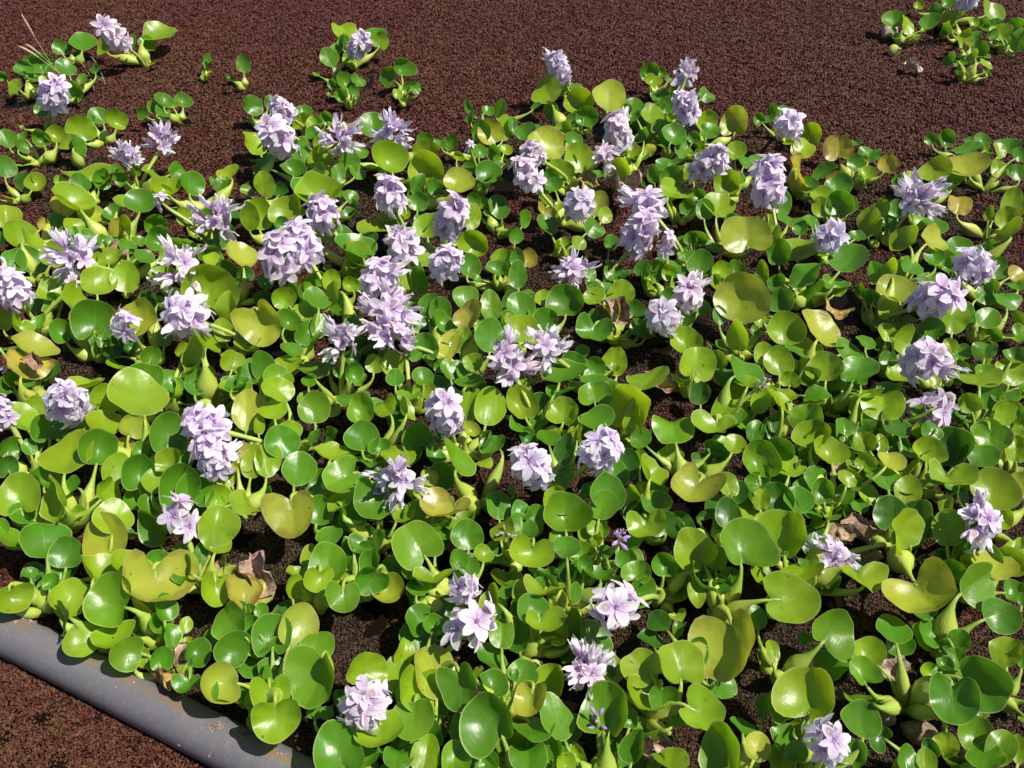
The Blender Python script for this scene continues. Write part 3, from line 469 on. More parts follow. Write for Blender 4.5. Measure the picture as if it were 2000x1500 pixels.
# Flower spikes: "x y width height kind" in whole pixels; F full, W wilting, S sparse, B bud, D spent; optional lean of the stalk foot in pixels
SPIKES = """222 68 52 70 F;105 182 64 70 F;702 88 48 54 F;1092 132 50 68 F;1342 145 50 40 S;1340 210 60 68 F;1207 255 60 70 F;1180 305 46 50 W
552 215 54 62 F;545 270 74 88 F;660 277 68 58 W;765 260 62 50 W;315 280 52 42 W;250 308 46 50 W;1042 300 52 50 F;1028 340 62 72 F;762 382 70 80 F
880 425 72 100 F;1127 398 68 82 F;1268 402 78 70 F;1248 458 86 98 F;1303 475 42 60 S;1385 320 70 84 F;1540 245 66 76 F;1503 352 78 96 F;1792 390 76 60 W -60 60
1620 462 76 70 F -30 70;1900 520 92 66 F;1825 585 98 100 F;1805 705 100 76 F -40 50;1815 803 80 64 S -110 30;1630 1083 72 62 W 120 -30;1917 1017 95 76 W 70 90
632 418 78 68 F 20 60;590 478 86 95 F;548 500 96 105 F;788 480 76 76 F;872 513 80 66 F;738 545 88 82 F;758 610 100 80 W;768 655 78 60 W 60 60;710 590 30 30 W
672 665 76 64 W;422 430 86 66 W;315 395 38 30 S;147 505 84 74 W;140 553 35 32 S;355 520 88 54 W;25 568 86 88 F;368 612 98 94 F 50 50;248 635 62 62 S;6 690 34 64 W
130 787 104 80 F;2 795 46 70 F;402 828 104 92 F;414 885 96 104 F;350 1010 76 96 S;780 938 92 82 W;870 808 94 108 F;1040 913 94 118 F;1170 882 98 98 F
995 705 70 86 W -10 110;1070 683 72 62 W;1120 528 66 58 W;1345 575 72 76 F;1297 620 80 90 F;1490 748 24 26 B;1210 1052 40 36 B;905 1145 70 46 S;918 1225 108 120 S
715 1375 116 120 F;1200 1185 110 100 S 50 50;1150 1310 84 84 W 120 20;1168 1410 40 66 B;1615 1450 92 96 S 60 -10;1888 2 46 30 F;918 288 26 26 S
987 1045 50 30 D 60 30;1788 1092 60 40 D -120 -30;384 445 36 44 D;792 688 28 24 D 20 60"""

# ------------------------------------------------------------------ pond surface
wv = [(-300, -300, 0), (300, -300, 0), (300, 300, 0), (-300, 300, 0)]
water = obj("pond_water", mesh("pond_water", wv, [(0, 1, 2, 3)], M_WATER))
tag(water, kind="structure")

PIPE_PX = [(-260, 1128), (-120, 1178), (0, 1226), (120, 1284), (260, 1356), (400, 1428), (540, 1498), (700, 1575), (900, 1670)]
PIPE_R, PIPE_Z = 0.041, 0.014
pipe_path = [at(x, y, PIPE_Z + 0.02)[0] for x, y in PIPE_PX]
for p in pipe_path: p.z = PIPE_Z
def catmull(pts, per=6):
    out = []
    for i in range(len(pts) - 1):
        a, b, c, d = pts[max(i - 1, 0)], pts[i], pts[i + 1], pts[min(i + 2, len(pts) - 1)]
        for s in range(per):
            t = s / per
            out.append(0.5 * (2 * b + (c - a) * t + (2 * a - 5 * b + 4 * c - d) * t * t + (3 * b - a - 3 * c + d) * t**3))
    out.append(pts[-1])
    return out
pipe_path = catmull(pipe_path)
PIPE_XY = np.array([(p.x, p.y) for p in pipe_path])

# ------------------------------------------------------------------ leaf blades
def blade(kind, seed):
    """unit blade: stalk joint at the origin, tip towards +y, upper face +z, width 1"""
    r = random.Random(seed)
    NR, NS = 8, 30
    notch = {'round': r.uniform(.0, .14), 'ovate': r.uniform(-.10, .04), 'kidney': r.uniform(.48, .72), 'cup': r.uniform(.05, .22), 'fold': r.uniform(-.05, .12)}[kind]
    lenr = {'round': r.uniform(.86, 1.0), 'ovate': r.uniform(.98, 1.15), 'kidney': r.uniform(.72, .86), 'cup': r.uniform(.8, .95), 'fold': r.uniform(.92, 1.1)}[kind]
    tipp = {'round': r.uniform(0, .05), 'ovate': r.uniform(.05, .13), 'kidney': r.uniform(-.08, .02), 'cup': 0, 'fold': r.uniform(.02, .10)}[kind]
    cup = {'round': r.uniform(.35, .85), 'ovate': r.uniform(.25, .65), 'kidney': r.uniform(.6, 1.25), 'cup': r.uniform(1.0, 1.5), 'fold': r.uniform(.0, .15)}[kind]
    fold = {'round': r.uniform(.0, .10), 'ovate': r.uniform(.05, .2), 'kidney': r.uniform(-.1, .05), 'cup': r.uniform(0, .1), 'fold': r.uniform(.4, .65)}[kind]
    curl = r.uniform(-.2, 1.1) if kind != 'cup' else r.uniform(-.2, .15)
    asym = r.uniform(-.15, .15)
    kwid = r.uniform(.36, .62)
    wav, wp = r.uniform(.015, .05), r.uniform(0, 6.28)
    bend = r.uniform(-.65, .65)
    def outline(th):
        dth = (th - math.pi + math.pi) % (2 * math.pi) - math.pi
        base = math.exp(-((abs(th) - math.pi) / (kwid if kind == 'kidney' else .42))**2)
        lobe = math.exp(-((abs(th) - 2.25) / .5)**2)
        rr = 0.5 * (1 - notch * base + .06 * lobe * (1 if notch > .1 else 0) + tipp * math.exp(-(th / .35)**2))
        rr *= 1 + asym * math.sin(th) + .035 * math.sin(2 * th + 1.7 * wp) + .028 * math.sin(3 * th + wp) + .014 * math.sin(5 * th + 2 * wp)
        return rr
    V, rim, vein, stk = [], [], [], []
    rb = outline(math.pi)
    def place(x, y, f, th):
        y0 = y
        X, Y = x, y * lenr
        d2 = x * x + y * y
        z = cup * d2 + fold * (math.sqrt(x * x + .002) - .045) * (0.35 + .65 * min(1, (y + .5)))
        z -= curl * max(0.0, y) ** 2
        z += wav * (f ** 3) * (math.sin(3 * th + wp) + .6 * math.sin(7 * th + 2.1 * wp))
        z += bend * x * y
        z += (0.022 + (notch > .2) * .03) * math.exp(-((x / .07)**2)) * (-1) * max(0, .35 - y)      # channel along the midrib near the stalk
        return Vector((X, Y, z))
    base_pt = place(0, -rb * 0.97, 1, math.pi)
    for i in range(NR + 1):
        f = (i / NR) ** 0.85
        if i == NR: f = 1.0
        if i == NR - 1: f = 0.955
        for j in range(NS if i else 1):
            th = -math.pi + 2 * math.pi * (j + .0) / NS
            ro = outline(th) * f
            x, y = ro * math.sin(th), ro * math.cos(th)
            V.append(place(x, y, f, th) - base_pt)
            rim.append(f)
            hw = math.sqrt(max(.02, .25 - min(.23, y * y)))
            vein.append(x / (hw + .03))
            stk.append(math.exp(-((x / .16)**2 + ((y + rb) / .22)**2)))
    F = []
    for j in range(NS):
        F.append((0, 1 + j, 1 + (j + 1) % NS))
    for i in range(1, NR):
        a, b = 1 + (i - 1) * NS, 1 + i * NS
        for j in range(NS):
            F.append((a + j, b + j, b + (j + 1) % NS, a + (j + 1) % NS))
    F = [tuple(reversed(f)) for f in F]
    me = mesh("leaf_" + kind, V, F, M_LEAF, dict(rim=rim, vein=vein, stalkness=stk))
    ys = [v.y for v in V]
    return me, max(ys), min(ys)
BLADES = {}
for kn, cnt in (('round', 12), ('ovate', 8), ('kidney', 9), ('cup', 7), ('fold', 5)):
    BLADES[kn] = [blade(kn, 100 * len(kn) + 17 * q + 3) for q in range(cnt)]

LCOL = dict(l=(0.262, 0.415, 0.014), m=(0.150, 0.325, 0.012), g=(0.092, 0.262, 0.013), d=(0.048, 0.165, 0.015), p=(0.420, 0.480, 0.045), y=(0.46, 0.40, 0.055))
SCORCH = dict(l=.10, m=.05, g=.0, d=.0, p=.55, y=1.0)

leaves = []            # dict: base, L (length axis), W, N, width, length, blade, colour
for (ox, oy), txt in LEAVES.items():
    for row in txt.replace("\n", ";").split(";"):
        q = row.split()
        if len(q) < 6: continue
        x, y, w, l, a = (float(v) for v in q[:5])
        c, kid = q[5][0], 'k' in q[5]
        px, py = ox + x / 4, oy + y / 4
        a = R(a)
        fl = l / w
        if kid: kn = 'kidney'
        elif fl > 1.25: kn = random.choice(['ovate', 'ovate', 'fold'])
        elif fl < .55: kn = random.choice(['round', 'cup', 'ovate'])
        else: kn = random.choices(['round', 'ovate', 'cup', 'fold', 'kidney'], [4, 2.2, 1.8, 1.0, 1.3 if py < 800 else 3.2])[0]
        bl = random.choice(BLADES[kn])
        ext = bl[1]
        cosT = max(.30, min(1.0, fl / ext))
        sl = max(1.0, min(1.5, fl / ext))                     # stretched blades
        T = math.acos(cosT)
        if T < R(12): T = R(random.uniform(4, 16))
        z = random.uniform(.045, .075) + .035 * min(1.5, w / 250)
        if c == 'd': z -= .025
        for it in range(3):
            P, s = at(px, py, z)
            d = ray(px, py).normalized()
            up = (UPC - d * UPC.dot(d)).normalized(); rt = d.cross(up).normalized()
            el = up * math.cos(a) + rt * math.sin(a)
            ew = rt * math.cos(a) - up * math.sin(a)
            best = None
            for sg in (1, -1):
                L = el * math.cos(T) + d * (sg * math.sin(T))
                N = ew.cross(L)
                if best is None or N.z > best[1].z: best = (L, N)
            L, N = best
            wm = w / 4 * s * 1.14
            lm = ext * wm * sl
            lowest = min(0, L.z * lm * .98)
            half = L * lm * .5
            base_z = z - half.z
            need = 0.018 - min(base_z, base_z + L.z * lm) - 0.0
            if need <= 0: break
            z += need
        qj = Matrix.Rotation(random.gauss(0, R(18)), 3, el) @ Matrix.Rotation(random.gauss(0, R(12)), 3, ew)
        L, N, ew = qj @ L, qj @ N, qj @ ew
        leaves.append(dict(base=P - half, L=L, W=ew, N=N, w=wm, sl=sl, bl=bl, c=c, px=px, py=py, lm=lm))
print("leaves", len(leaves))

# ------------------------------------------------------------------ rosettes: group blades into plants around their stalk feet
B2 = np.array([(l['base'].x - l['L'].x * .03, l['base'].y - l['L'].y * .03) for l in leaves])
K = int(len(leaves) / 5.4)
cent = [B2[0]]
dist = np.sum((B2 - cent[0])**2, 1)
for i in range(1, K):                                     # farthest-point style seeding with some chance
    p = dist ** 0.8; p /= p.sum()
    j = rng.choice(len(B2), p=p)
    cent.append(B2[j]); dist = np.minimum(dist, np.sum((B2 - B2[j])**2, 1))
cent = np.array(cent)
for it in range(25):
    own = np.argmin(((B2[:, None] - cent[None])**2).sum(2), 1)
    for i in range(K):
        if (own == i).any(): cent[i] = B2[own == i].mean(0)
own = np.argmin(((B2[:, None] - cent[None])**2).sum(2), 1)

# a blade too far from its rosette is a young plant of its own
far_ = np.where(np.hypot(*(B2 - cent[own]).T) > .16)[0]
for j in far_:
    dd = np.hypot(*(cent - B2[j]).T)
    if dd.min() < .16: own[j] = int(np.argmin(dd))
    else:
        cent = np.vstack([cent, B2[j] + [0, -.02]]); own[j] = len(cent) - 1
K = len(cent)

def jitter(c, amt=.12):
    v = random.uniform(1 - amt, 1 + amt)
    return (c[0] * v * random.uniform(1 - amt * .7, 1 + amt * .7), c[1] * v, c[2] * v * random.uniform(.8, 1.25))

def stalk_mesh(p0, p3, L, bulb, r1, n=11, sides=9):
    d = (p3 - p0).length
    out = Vector((p3.x - p0.x, p3.y - p0.y, 0))
    p1 = p0 + Vector((0, 0, d * .30)) + out * .35
    p2 = p3 - L * min(d * .42, .05)
    if p2.z < .004: p2.z = .004
    path = bez(p0, p1, p2, p3, n)
    rad = []
    for i in range(n):
        t = i / (n - 1)
        rad.append(r1 * (1.35 - .65 * t) + bulb * math.exp(-((t - .40) / (.20 if t < .4 else .24))**2))
    return path, rad

plants = []
def near_pipe(x, y, m):
    return np.min(np.hypot(PIPE_XY[:, 0] - x, PIPE_XY[:, 1] - y)) < m

# stretches of open fern and water that the photograph shows between the plants: no low leaves here
OPENINGS = [(690,1270,85),(940,970,60),(1600,1240,75),(1740,1340,75),(1800,1430,60),(1660,1440,40),(1640,640,70),(1060,500,60),(1150,470,60),(1450,500,45),(1700,1050,70),(530,1075,70),
 (1100,640,40),(300,700,60),(830,1000,50),(1380,1210,50),(1290,1420,50),(1550,1330,50),(590,1440,40),(300,1090,50),(1860,470,60),(1670,520,50),(240,290,60),(900,290,60),(1620,410,50),(1900,660,60),(1960,900,60)]
def in_opening(p):
    x, y = pix(p)
    return any((x - a)**2 + (y - c)**2 < r * r for a, c, r in OPENINGS)
def add_leaf(plant, crown, lf, mat_inv):
    Wv, Lv, Nv = lf['W'], lf['L'], lf['N']
    s, b = lf['w'], lf['base']
    M = Matrix(((Wv.x * s, Lv.x * s * lf['sl'], Nv.x * s, b.x - crown.x), (Wv.y * s, Lv.y * s * lf['sl'], Nv.y * s, b.y - crown.y),
                (Wv.z * s, Lv.z * s * lf['sl'], Nv.z * s, b.z - crown.z), (0, 0, 0, 1)))
    c = jitter(LCOL[lf['c']])
    scorch = SCORCH[lf['c']] * random.uniform(.4, 1.0)
    lo = obj("leaf", lf['bl'][0], plant, M, (*c, 1 - scorch))
    # stalk as a child of the leaf: its vertices are given in the leaf's own frame
    foot = Vector((random.uniform(-.012, .012), random.uniform(-.012, .012), -.012))
    p3 = b - crown + Lv * (s * .02) - Nv * (s * .012)
    bulb = lf.get('bulb', max(.001, min(.021, random.gauss(.0125, .0050))) * min(1.25, .55 + s * 6))
    path, rad = stalk_mesh(foot, p3, Lv, bulb, .0030 + s * .012)
    Mi = M.inverted()
    V, F, A, Bn = tube(path, rad)
    me = mesh("petiole", [Mi @ v for v in V], F, M_STALK, dict(along=A, around=Bn))
    mixp = random.uniform(.35, .8)
    pc = tuple(c[q] * (1 - mixp) + (0.36, 0.43, 0.075)[q] * mixp for q in range(3))
    obj("petiole", me, lo, None, (*pc, 1))
    return lo

# young rolled leaves: a furled spear
def spear_mesh():
    path = [Vector((.06 * math.sin(i / 9 * 2) * 1.0, 0, i / 9)) for i in range(10)]
    rad = [.05, .055, .06, .075, .10, .115, .11, .085, .05, .008]
    V, F, A, Bn = tube(path, rad, 8, squash=.62)
    return mesh("furled_leaf", V, F, M_STALK, dict(along=[.3 + .7 * a for a in A], around=Bn))
SPEAR = spear_mesh()

nb_count = [(np.hypot(cent[:, 0] - cent[i, 0], cent[:, 1] - cent[i, 1]) < .30).sum() for i in range(K)]
for i in range(K):
    idx = np.where(own == i)[0]
    if not len(idx): continue
    cx, cy = cent[i]
    if near_pipe(cx, cy, .055):
        k0 = np.argmin(np.hypot(PIPE_XY[:, 0] - cx, PIPE_XY[:, 1] - cy)); v = np.array([.5, 1.0]); v /= np.hypot(*v)
        cx, cy = PIPE_XY[k0] + v * .07
    crown = Vector((cx, cy, 0.004))
    pl = obj("water_hyacinth", None, None, Matrix.Translation(crown))
    pl.empty_display_size = .03
    for j in idx: add_leaf(pl, crown, leaves[j], None)
    dense = nb_count[i] >= 6
    nfill = random.choice([3, 4, 4, 5]) if dense else random.choice([1, 2, 2])
    if cy < 1.35: nfill += 1
    if cy > 3 and cx > 1.5: nfill = 5
    for q in range(nfill):
        az = random.uniform(0, 2 * math.pi)
        rr = random.uniform(.025, .085)
        w = random.uniform(.036, .074) * (1.0 if dense else .62)
        b = crown + Vector((math.cos(az) * rr, math.sin(az) * rr, random.uniform(.018, .062)))
        if near_pipe(b.x, b.y, .07) or in_opening(b + Vector((math.cos(az), math.sin(az), 0)) * w * .5): continue
        el = random.uniform(R(5), R(60))
        L = Vector((math.cos(az) * math.cos(el), math.sin(az) * math.cos(el), math.sin(el)))
        W = L.cross(Vector((0, 0, 1))).normalized(); N = W.cross(L)
        bl = random.choice(BLADES[random.choice(['round', 'ovate', 'cup', 'kidney'])])
        add_leaf(pl, crown, dict(base=b, L=L, W=W, N=N, w=w, sl=1.0, bl=bl, c=random.choice('ggmld'), lm=w), None)
    if dense and random.random() < .45:
        h = random.uniform(.05, .085)
        az = random.uniform(0, 6.28)
        Ms = Matrix.Translation((random.uniform(-.015, .015), random.uniform(-.015, .015), .0)) @ Matrix.Rotation(az, 4, 'Z') @ Matrix.Rotation(random.uniform(0, .35), 4, 'Y') @ Matrix.Diagonal((h * .9, h * .9, h, 1))
        obj("furled_leaf", SPEAR, pl, Ms, (*jitter((.24, .36, .03)), 1))
    plants.append(dict(o=pl, crown=crown, dense=dense, n=len(idx), spikes=[], cols=[leaves[j]['c'] for j in idx], wmax=max(leaves[j]['w'] for j in idx), px=np.mean([leaves[j]['px'] for j in idx]), py=np.mean([leaves[j]['py'] for j in idx])))
print("plants", len(plants))

# ------------------------------------------------------------------ flowers
def floret(seed, wilt):
    r = random.Random(seed)
    V, F, al, ac, ba = [], [], [], [], []
    NT_, NU = 7, 5
    for k in range(6):
        th = k * math.pi / 3 + r.uniform(-.09, .09)
        inner = k % 2 == 0
        wmax = (.30 if inner else .23) * r.uniform(.9, 1.1)
        ln = r.uniform(.90, 1.06)
        rec = r.uniform(.10, .42); roll = r.uniform(-.25, .25); up = r.uniform(.30, .52)
        ph = r.uniform(0, 6.28)
        if wilt:
            rec = r.uniform(-.9, .5); up = r.uniform(.5, 1.0); ln *= r.uniform(.55, .95); roll = r.uniform(-.8, .8); wmax *= r.uniform(.7, 1.1)
        o0 = len(V)
        ct, st = math.cos(th), math.sin(th)
        for i in range(NT_):
            t = i / (NT_ - 1)
            w = wmax * (math.sin(math.pi * min(.97, .10 + .80 * t ** .85))) ** .8 if i else wmax * .25
            if i == NT_ - 1: w = wmax * .30
            rad = .06 + ln * (t if not wilt else t * (1 - .25 * t))
            z = up * (t ** .7) - rec * t * t
            for j in range(NU):
                u = (j / (NU - 1)) * 2 - 1
                ux = u * w
                zz = z + .10 * (u * u) * (1 - t) + roll * ux * t + .018 * math.sin(5 * t + 4 * u + ph)
                rr = rad - (.06 * u * u if i == NT_ - 1 else 0)
                if wilt:
                    nz = noise.noise_vector(Vector((t * 3 + k * 7.1 + seed, u * 1.4, seed * .37)))
                    zz += nz.z * .26 * t; rr += nz.x * .20 * t; ux += nz.y * .18 * t
                V.append(Vector((ct * rr - st * ux, st * rr + ct * ux, zz)))
                al.append(t); ac.append(u); ba.append(1.0 if k == 0 else 0.0)
        for i in range(NT_ - 1):
            for j in range(NU - 1):
                a = o0 + i * NU + j
                F.append((a, a + NU, a + NU + 1, a + 1))
    # funnel tube
    tv, tf, ta, tb = tube([Vector((0, 0, -.55)), Vector((0, 0, -.2)), Vector((0, 0, .06)), Vector((0, 0, .16))], [.05, .06, .085, .12], 7, cap=False)
    o0 = len(V)
    V += tv; F += [tuple(o0 + q for q in f) for f in tf]; al += [0.05] * len(tv); ac += [.8] * len(tv); ba += [0.0] * len(tv)
    # stamens
    for k in range(3):
        th = 2 * k + 1
        p = [Vector((0, 0, .05)), Vector((.05 * math.cos(th), .05 * math.sin(th), .28)), Vector((.10 * math.cos(th), .10 * math.sin(th), .40))]
        tv, tf, ta, tb = tube(p, [.012, .012, .02], 4)
        o0 = len(V); V += tv; F += [tuple(o0 + q for q in f) for f in tf]; al += [.8] * len(tv); ac += [.5] * len(tv); ba += [0.0] * len(tv)
    return mesh("flower_wilted" if wilt else "flower_open", V, F, M_PETAL, dict(along=al, across=ac, banner=ba))
OPEN = [floret(11 + i, False) for i in range(6)]
WILT = [floret(51 + i, True) for i in range(6)]
def bud_mesh():
    path = [Vector((0, 0, i / 7)) for i in range(8)]
    V, F, A, Bn = tube(path, [.05, .09, .13, .17, .19, .17, .11, .02], 7)
    return mesh("flower_bud", V, F, M_PETAL, dict(along=[.1 + .25 * a for a in A], across=[b * 2 - 1 for b in Bn], banner=[0] * len(V)))
BUD = bud_mesh()
def shrivel_mesh(seed):
    r = random.Random(seed); V = []; n = 7
    path = [Vector((r.uniform(-.08, .08), r.uniform(-.08, .08), i / (n - 1))) for i in range(n)]
    Vt, F, A, Bn = tube(path, [.05, .10, .13, .16, .12, .17, .05], 6)
    Vt = [v + noise.noise_vector(v * 6 + Vector((seed, 0, 0))) * .07 for v in Vt]
    return mesh("shrivelled_flower", Vt, F, M_DEAD, dict(along=A, around=Bn))
SHRIV = [shrivel_mesh(s) for s in (3, 8, 14)]

def spike(px, py, w, h, kind, foot_px=None):
    zc = {'F': .155, 'W': .135, 'S': .145, 'B': .115, 'D': .075}[kind] + random.uniform(-.012, .02)
    if foot_px and abs(foot_px[0]) > 90: zc -= .05
    P, s = at(px, py, zc)
    wm, hm = w * s, h * s
    # the plant it grows from
    if foot_px:
        g, _ = at(px + foot_px[0], py + foot_px[1], .03)
    else:
        g = P + Vector((0, -.0, 0))
    best = min(plants, key=lambda p: (p['crown'].x - g.x)**2 + (p['crown'].y - g.y)**2 + .0012 * len(p['spikes']))
    crown, po = best['crown'], best['o']
    Pl = P - crown
    foot = Vector((random.uniform(-.01, .01), random.uniform(-.01, .01), -.01))
    # axis of the flower head: mostly upright, follows the stalk
    lean = Vector((Pl.x - foot.x, Pl.y - foot.y, 0)) * .9
    axis = (Vector((0, 0, .14)) + lean).normalized()
    if foot_px and abs(foot_px[0]) > 90: axis = (Pl - foot).normalized()
    axl = max(.3 * wm, (h - w) * s / .70 + .38 * wm) if kind in 'FW' else max(.25 * wm, hm * .5)
    bot = Pl - axis * axl * .55
    top = Pl + axis * axl * .45
    d = (bot - foot).length
    path = bez(foot, foot + Vector((0, 0, d * .45)), bot - axis * d * .3, bot, 9)[:-1] + [bot, (bot + top) / 2, top]
    n = len(path)
    r0 = .0058
    rad = [r0 * (1.15 - .5 * i / (n - 1)) for i in range(n)]
    rad[6] *= 1.35; rad[7] *= 1.25                          # the spathe below the head
    rad[-1] = .002
    V, F, A, Bn = tube(path, rad, 8)
    st = obj("flower_spike", mesh("spike_stalk", V, F, M_STALK, dict(along=A, around=Bn)), po, None, (*jitter((.25, .36, .06)), 1))
    ax2 = axis.cross(Vector((.3, -1, .2))).normalized(); ax3 = axis.cross(ax2)
    if kind in 'FW':
        nf = int(round((9 if w < 80 else 11) * max(.85, min(1.7, h / w))))
        if w < 40: nf = 4
    else: nf = {'S': 4 if w < 90 else 6, 'B': 7, 'D': 9}[kind]
    if kind == 'S' and w < 40: nf = 2
    tint = random.uniform(.92, 1.05); blue = random.uniform(.97, 1.06)
    if px > 1550: blue += .04; tint *= .98
    fr = ((.40 if w < 80 else .345) if kind != 'S' else (.45 if w < 90 else .38)) * wm
    a0 = random.uniform(0, 6.28)
    for q in range(nf):
        f = (q + .5) / nf
        pa = bot + (top - bot) * (f * 1.0)
        th = a0 + q * 2.39996 + random.uniform(-.2, .2)
        elev = R(-12 + 75 * f ** 1.3) + random.uniform(-.15, .15)
        if kind in 'S': elev = R(5 + 50 * f) + random.uniform(-.2, .2)
        rd = (ax2 * math.cos(th) + ax3 * math.sin(th)) * math.cos(elev) + axis * math.sin(elev)
        rd.normalize()
        up = (axis - rd * axis.dot(rd)); up = up.normalized() if up.length > .05 else ax2
        y = rd.cross(up)
        if kind in 'FSW':
            sz = fr * random.uniform(.88, 1.10)
            me = random.choice(OPEN) if (kind != 'W' and random.random() < .93) else random.choice(WILT)
            if kind == 'W' and random.random() < .28: me = random.choice(OPEN)
            if kind == 'W': sz *= .95
            o = pa + rd * (sz * (.46 if w < 80 else .60))
            col = (tint * random.uniform(.95, 1.03), tint * random.uniform(.94, 1.02), tint * blue, 1)
            nm = "flower"
        elif kind == 'B':
            sz = max(.016, wm * .55) * random.uniform(.8, 1.1); me = random.choice([BUD, BUD, WILT[0]]); o = pa + rd * .003; col = (.8, .68, .95, 1); nm = "flower_bud"
            if me is not BUD: sz *= .55; o = pa + rd * sz * .5
        else:
            sz = .020 * random.uniform(.8, 1.2); me = random.choice(SHRIV); o = pa + rd * .003; col = (.52, .42, .42, 1); nm = "spent_flower"
        Mx = Matrix(((up.x * sz, y.x * sz, rd.x * sz, o.x), (up.y * sz, y.y * sz, rd.y * sz, o.y), (up.z * sz, y.z * sz, rd.z * sz, o.z), (0, 0, 0, 1)))
        Mx = Mx @ Matrix.Rotation(random.uniform(-.35, .35), 4, 'Z')
        obj(nm, me, st, Mx, col)
    best['spikes'].append((kind, px, py))
for row in SPIKES.replace("\n", ";").split(";"):
    q = row.split()
    if len(q) < 5: continue
    spike(float(q[0]), float(q[1]), float(q[2]), float(q[3]), q[4], (float(q[5]), float(q[6])) if len(q) > 6 else None)
#@@PART2

# ------------------------------------------------------------------ floating pipe
V, F, A, Bn = [], [], [], []
n = len(pipe_path); S = 28
for i, p in enumerate(pipe_path):
    t = (pipe_path[min(i + 1, n - 1)] - pipe_path[max(i - 1, 0)]).normalized()
    side = Vector((0, 0, 1)).cross(t).normalized()          # towards the hyacinths
    for j in range(S):
        th = 2 * math.pi * j / S
        V.append(p + side * math.cos(th) * PIPE_R + Vector((0, 0, 1)) * math.sin(th) * PIPE_R)
        A.append(i * .03); Bn.append((math.sin(th * .5 + math.pi * .25)) ** 2 if False else .5 + .5 * math.cos(th))
for i in range(n - 1):
    for j in range(S):
        F.append((i * S + j, (i + 1) * S + j, (i + 1) * S + (j + 1) % S, i * S + (j + 1) % S))
pipe = obj("floating_pipe", None, None, None)
pipe.location = pipe_path[0]
pl0 = pipe_path[0]
obj("pipe_body", mesh("pipe_body", [v - pl0 for v in V], F, M_PIPE, dict(along=A, around=Bn)), pipe)
tag(pipe, "long grey plastic pipe floating at the edge of the hyacinth mat", "pipe")
# crumbs of dried fern and mud stuck on the pipe
cr = random.Random(5)
def crumbs(px, py, n, spread):
    c, s = at(px, py, PIPE_R + PIPE_Z - .004)
    V, F = [], []
    for q in range(n):
        o = Vector((c.x + cr.gauss(0, spread), c.y + cr.gauss(0, spread * .6), 0))
        k0 = np.argmin(np.hypot(PIPE_XY[:, 0] - o.x, PIPE_XY[:, 1] - o.y))
        dd = np.hypot(PIPE_XY[k0, 0] - o.x, PIPE_XY[k0, 1] - o.y)
        o.z = PIPE_Z + math.sqrt(max(1e-5, PIPE_R**2 - min(dd, PIPE_R)**2))
        r = cr.uniform(.0012, .0036)
        ax = [Vector((cr.gauss(0, 1), cr.gauss(0, 1), cr.gauss(0, 1))).normalized() * r for _ in range(3)]
        b = len(V)
        V += [o + ax[0], o - ax[0], o + ax[1], o - ax[1], o + Vector((0, 0, r * .9)), o - Vector((0, 0, r * .4))]
        F += [tuple(b + t for t in f) for f in ((0, 2, 4), (2, 1, 4), (1, 3, 4), (3, 0, 4), (2, 0, 5), (1, 2, 5), (3, 1, 5), (0, 3, 5))]
    o = obj("mud_crumbs", mesh("mud_crumbs", [v - pl0 for v in V], F, M_DEAD, None, False), pipe, None, (.45, .33, .25, 1))
    o["kind"] = "stuff"
for a in ((48, 1208, 70, .012), (130, 1270, 30, .008), (235, 1335, 22, .012), (420, 1418, 90, .010), (478, 1425, 80, .012), (410, 1470, 10, .004), (545, 1472, 26, .010), (20, 1235, 8, .008), (330, 1400, 8, .03)):
    crumbs(*a)

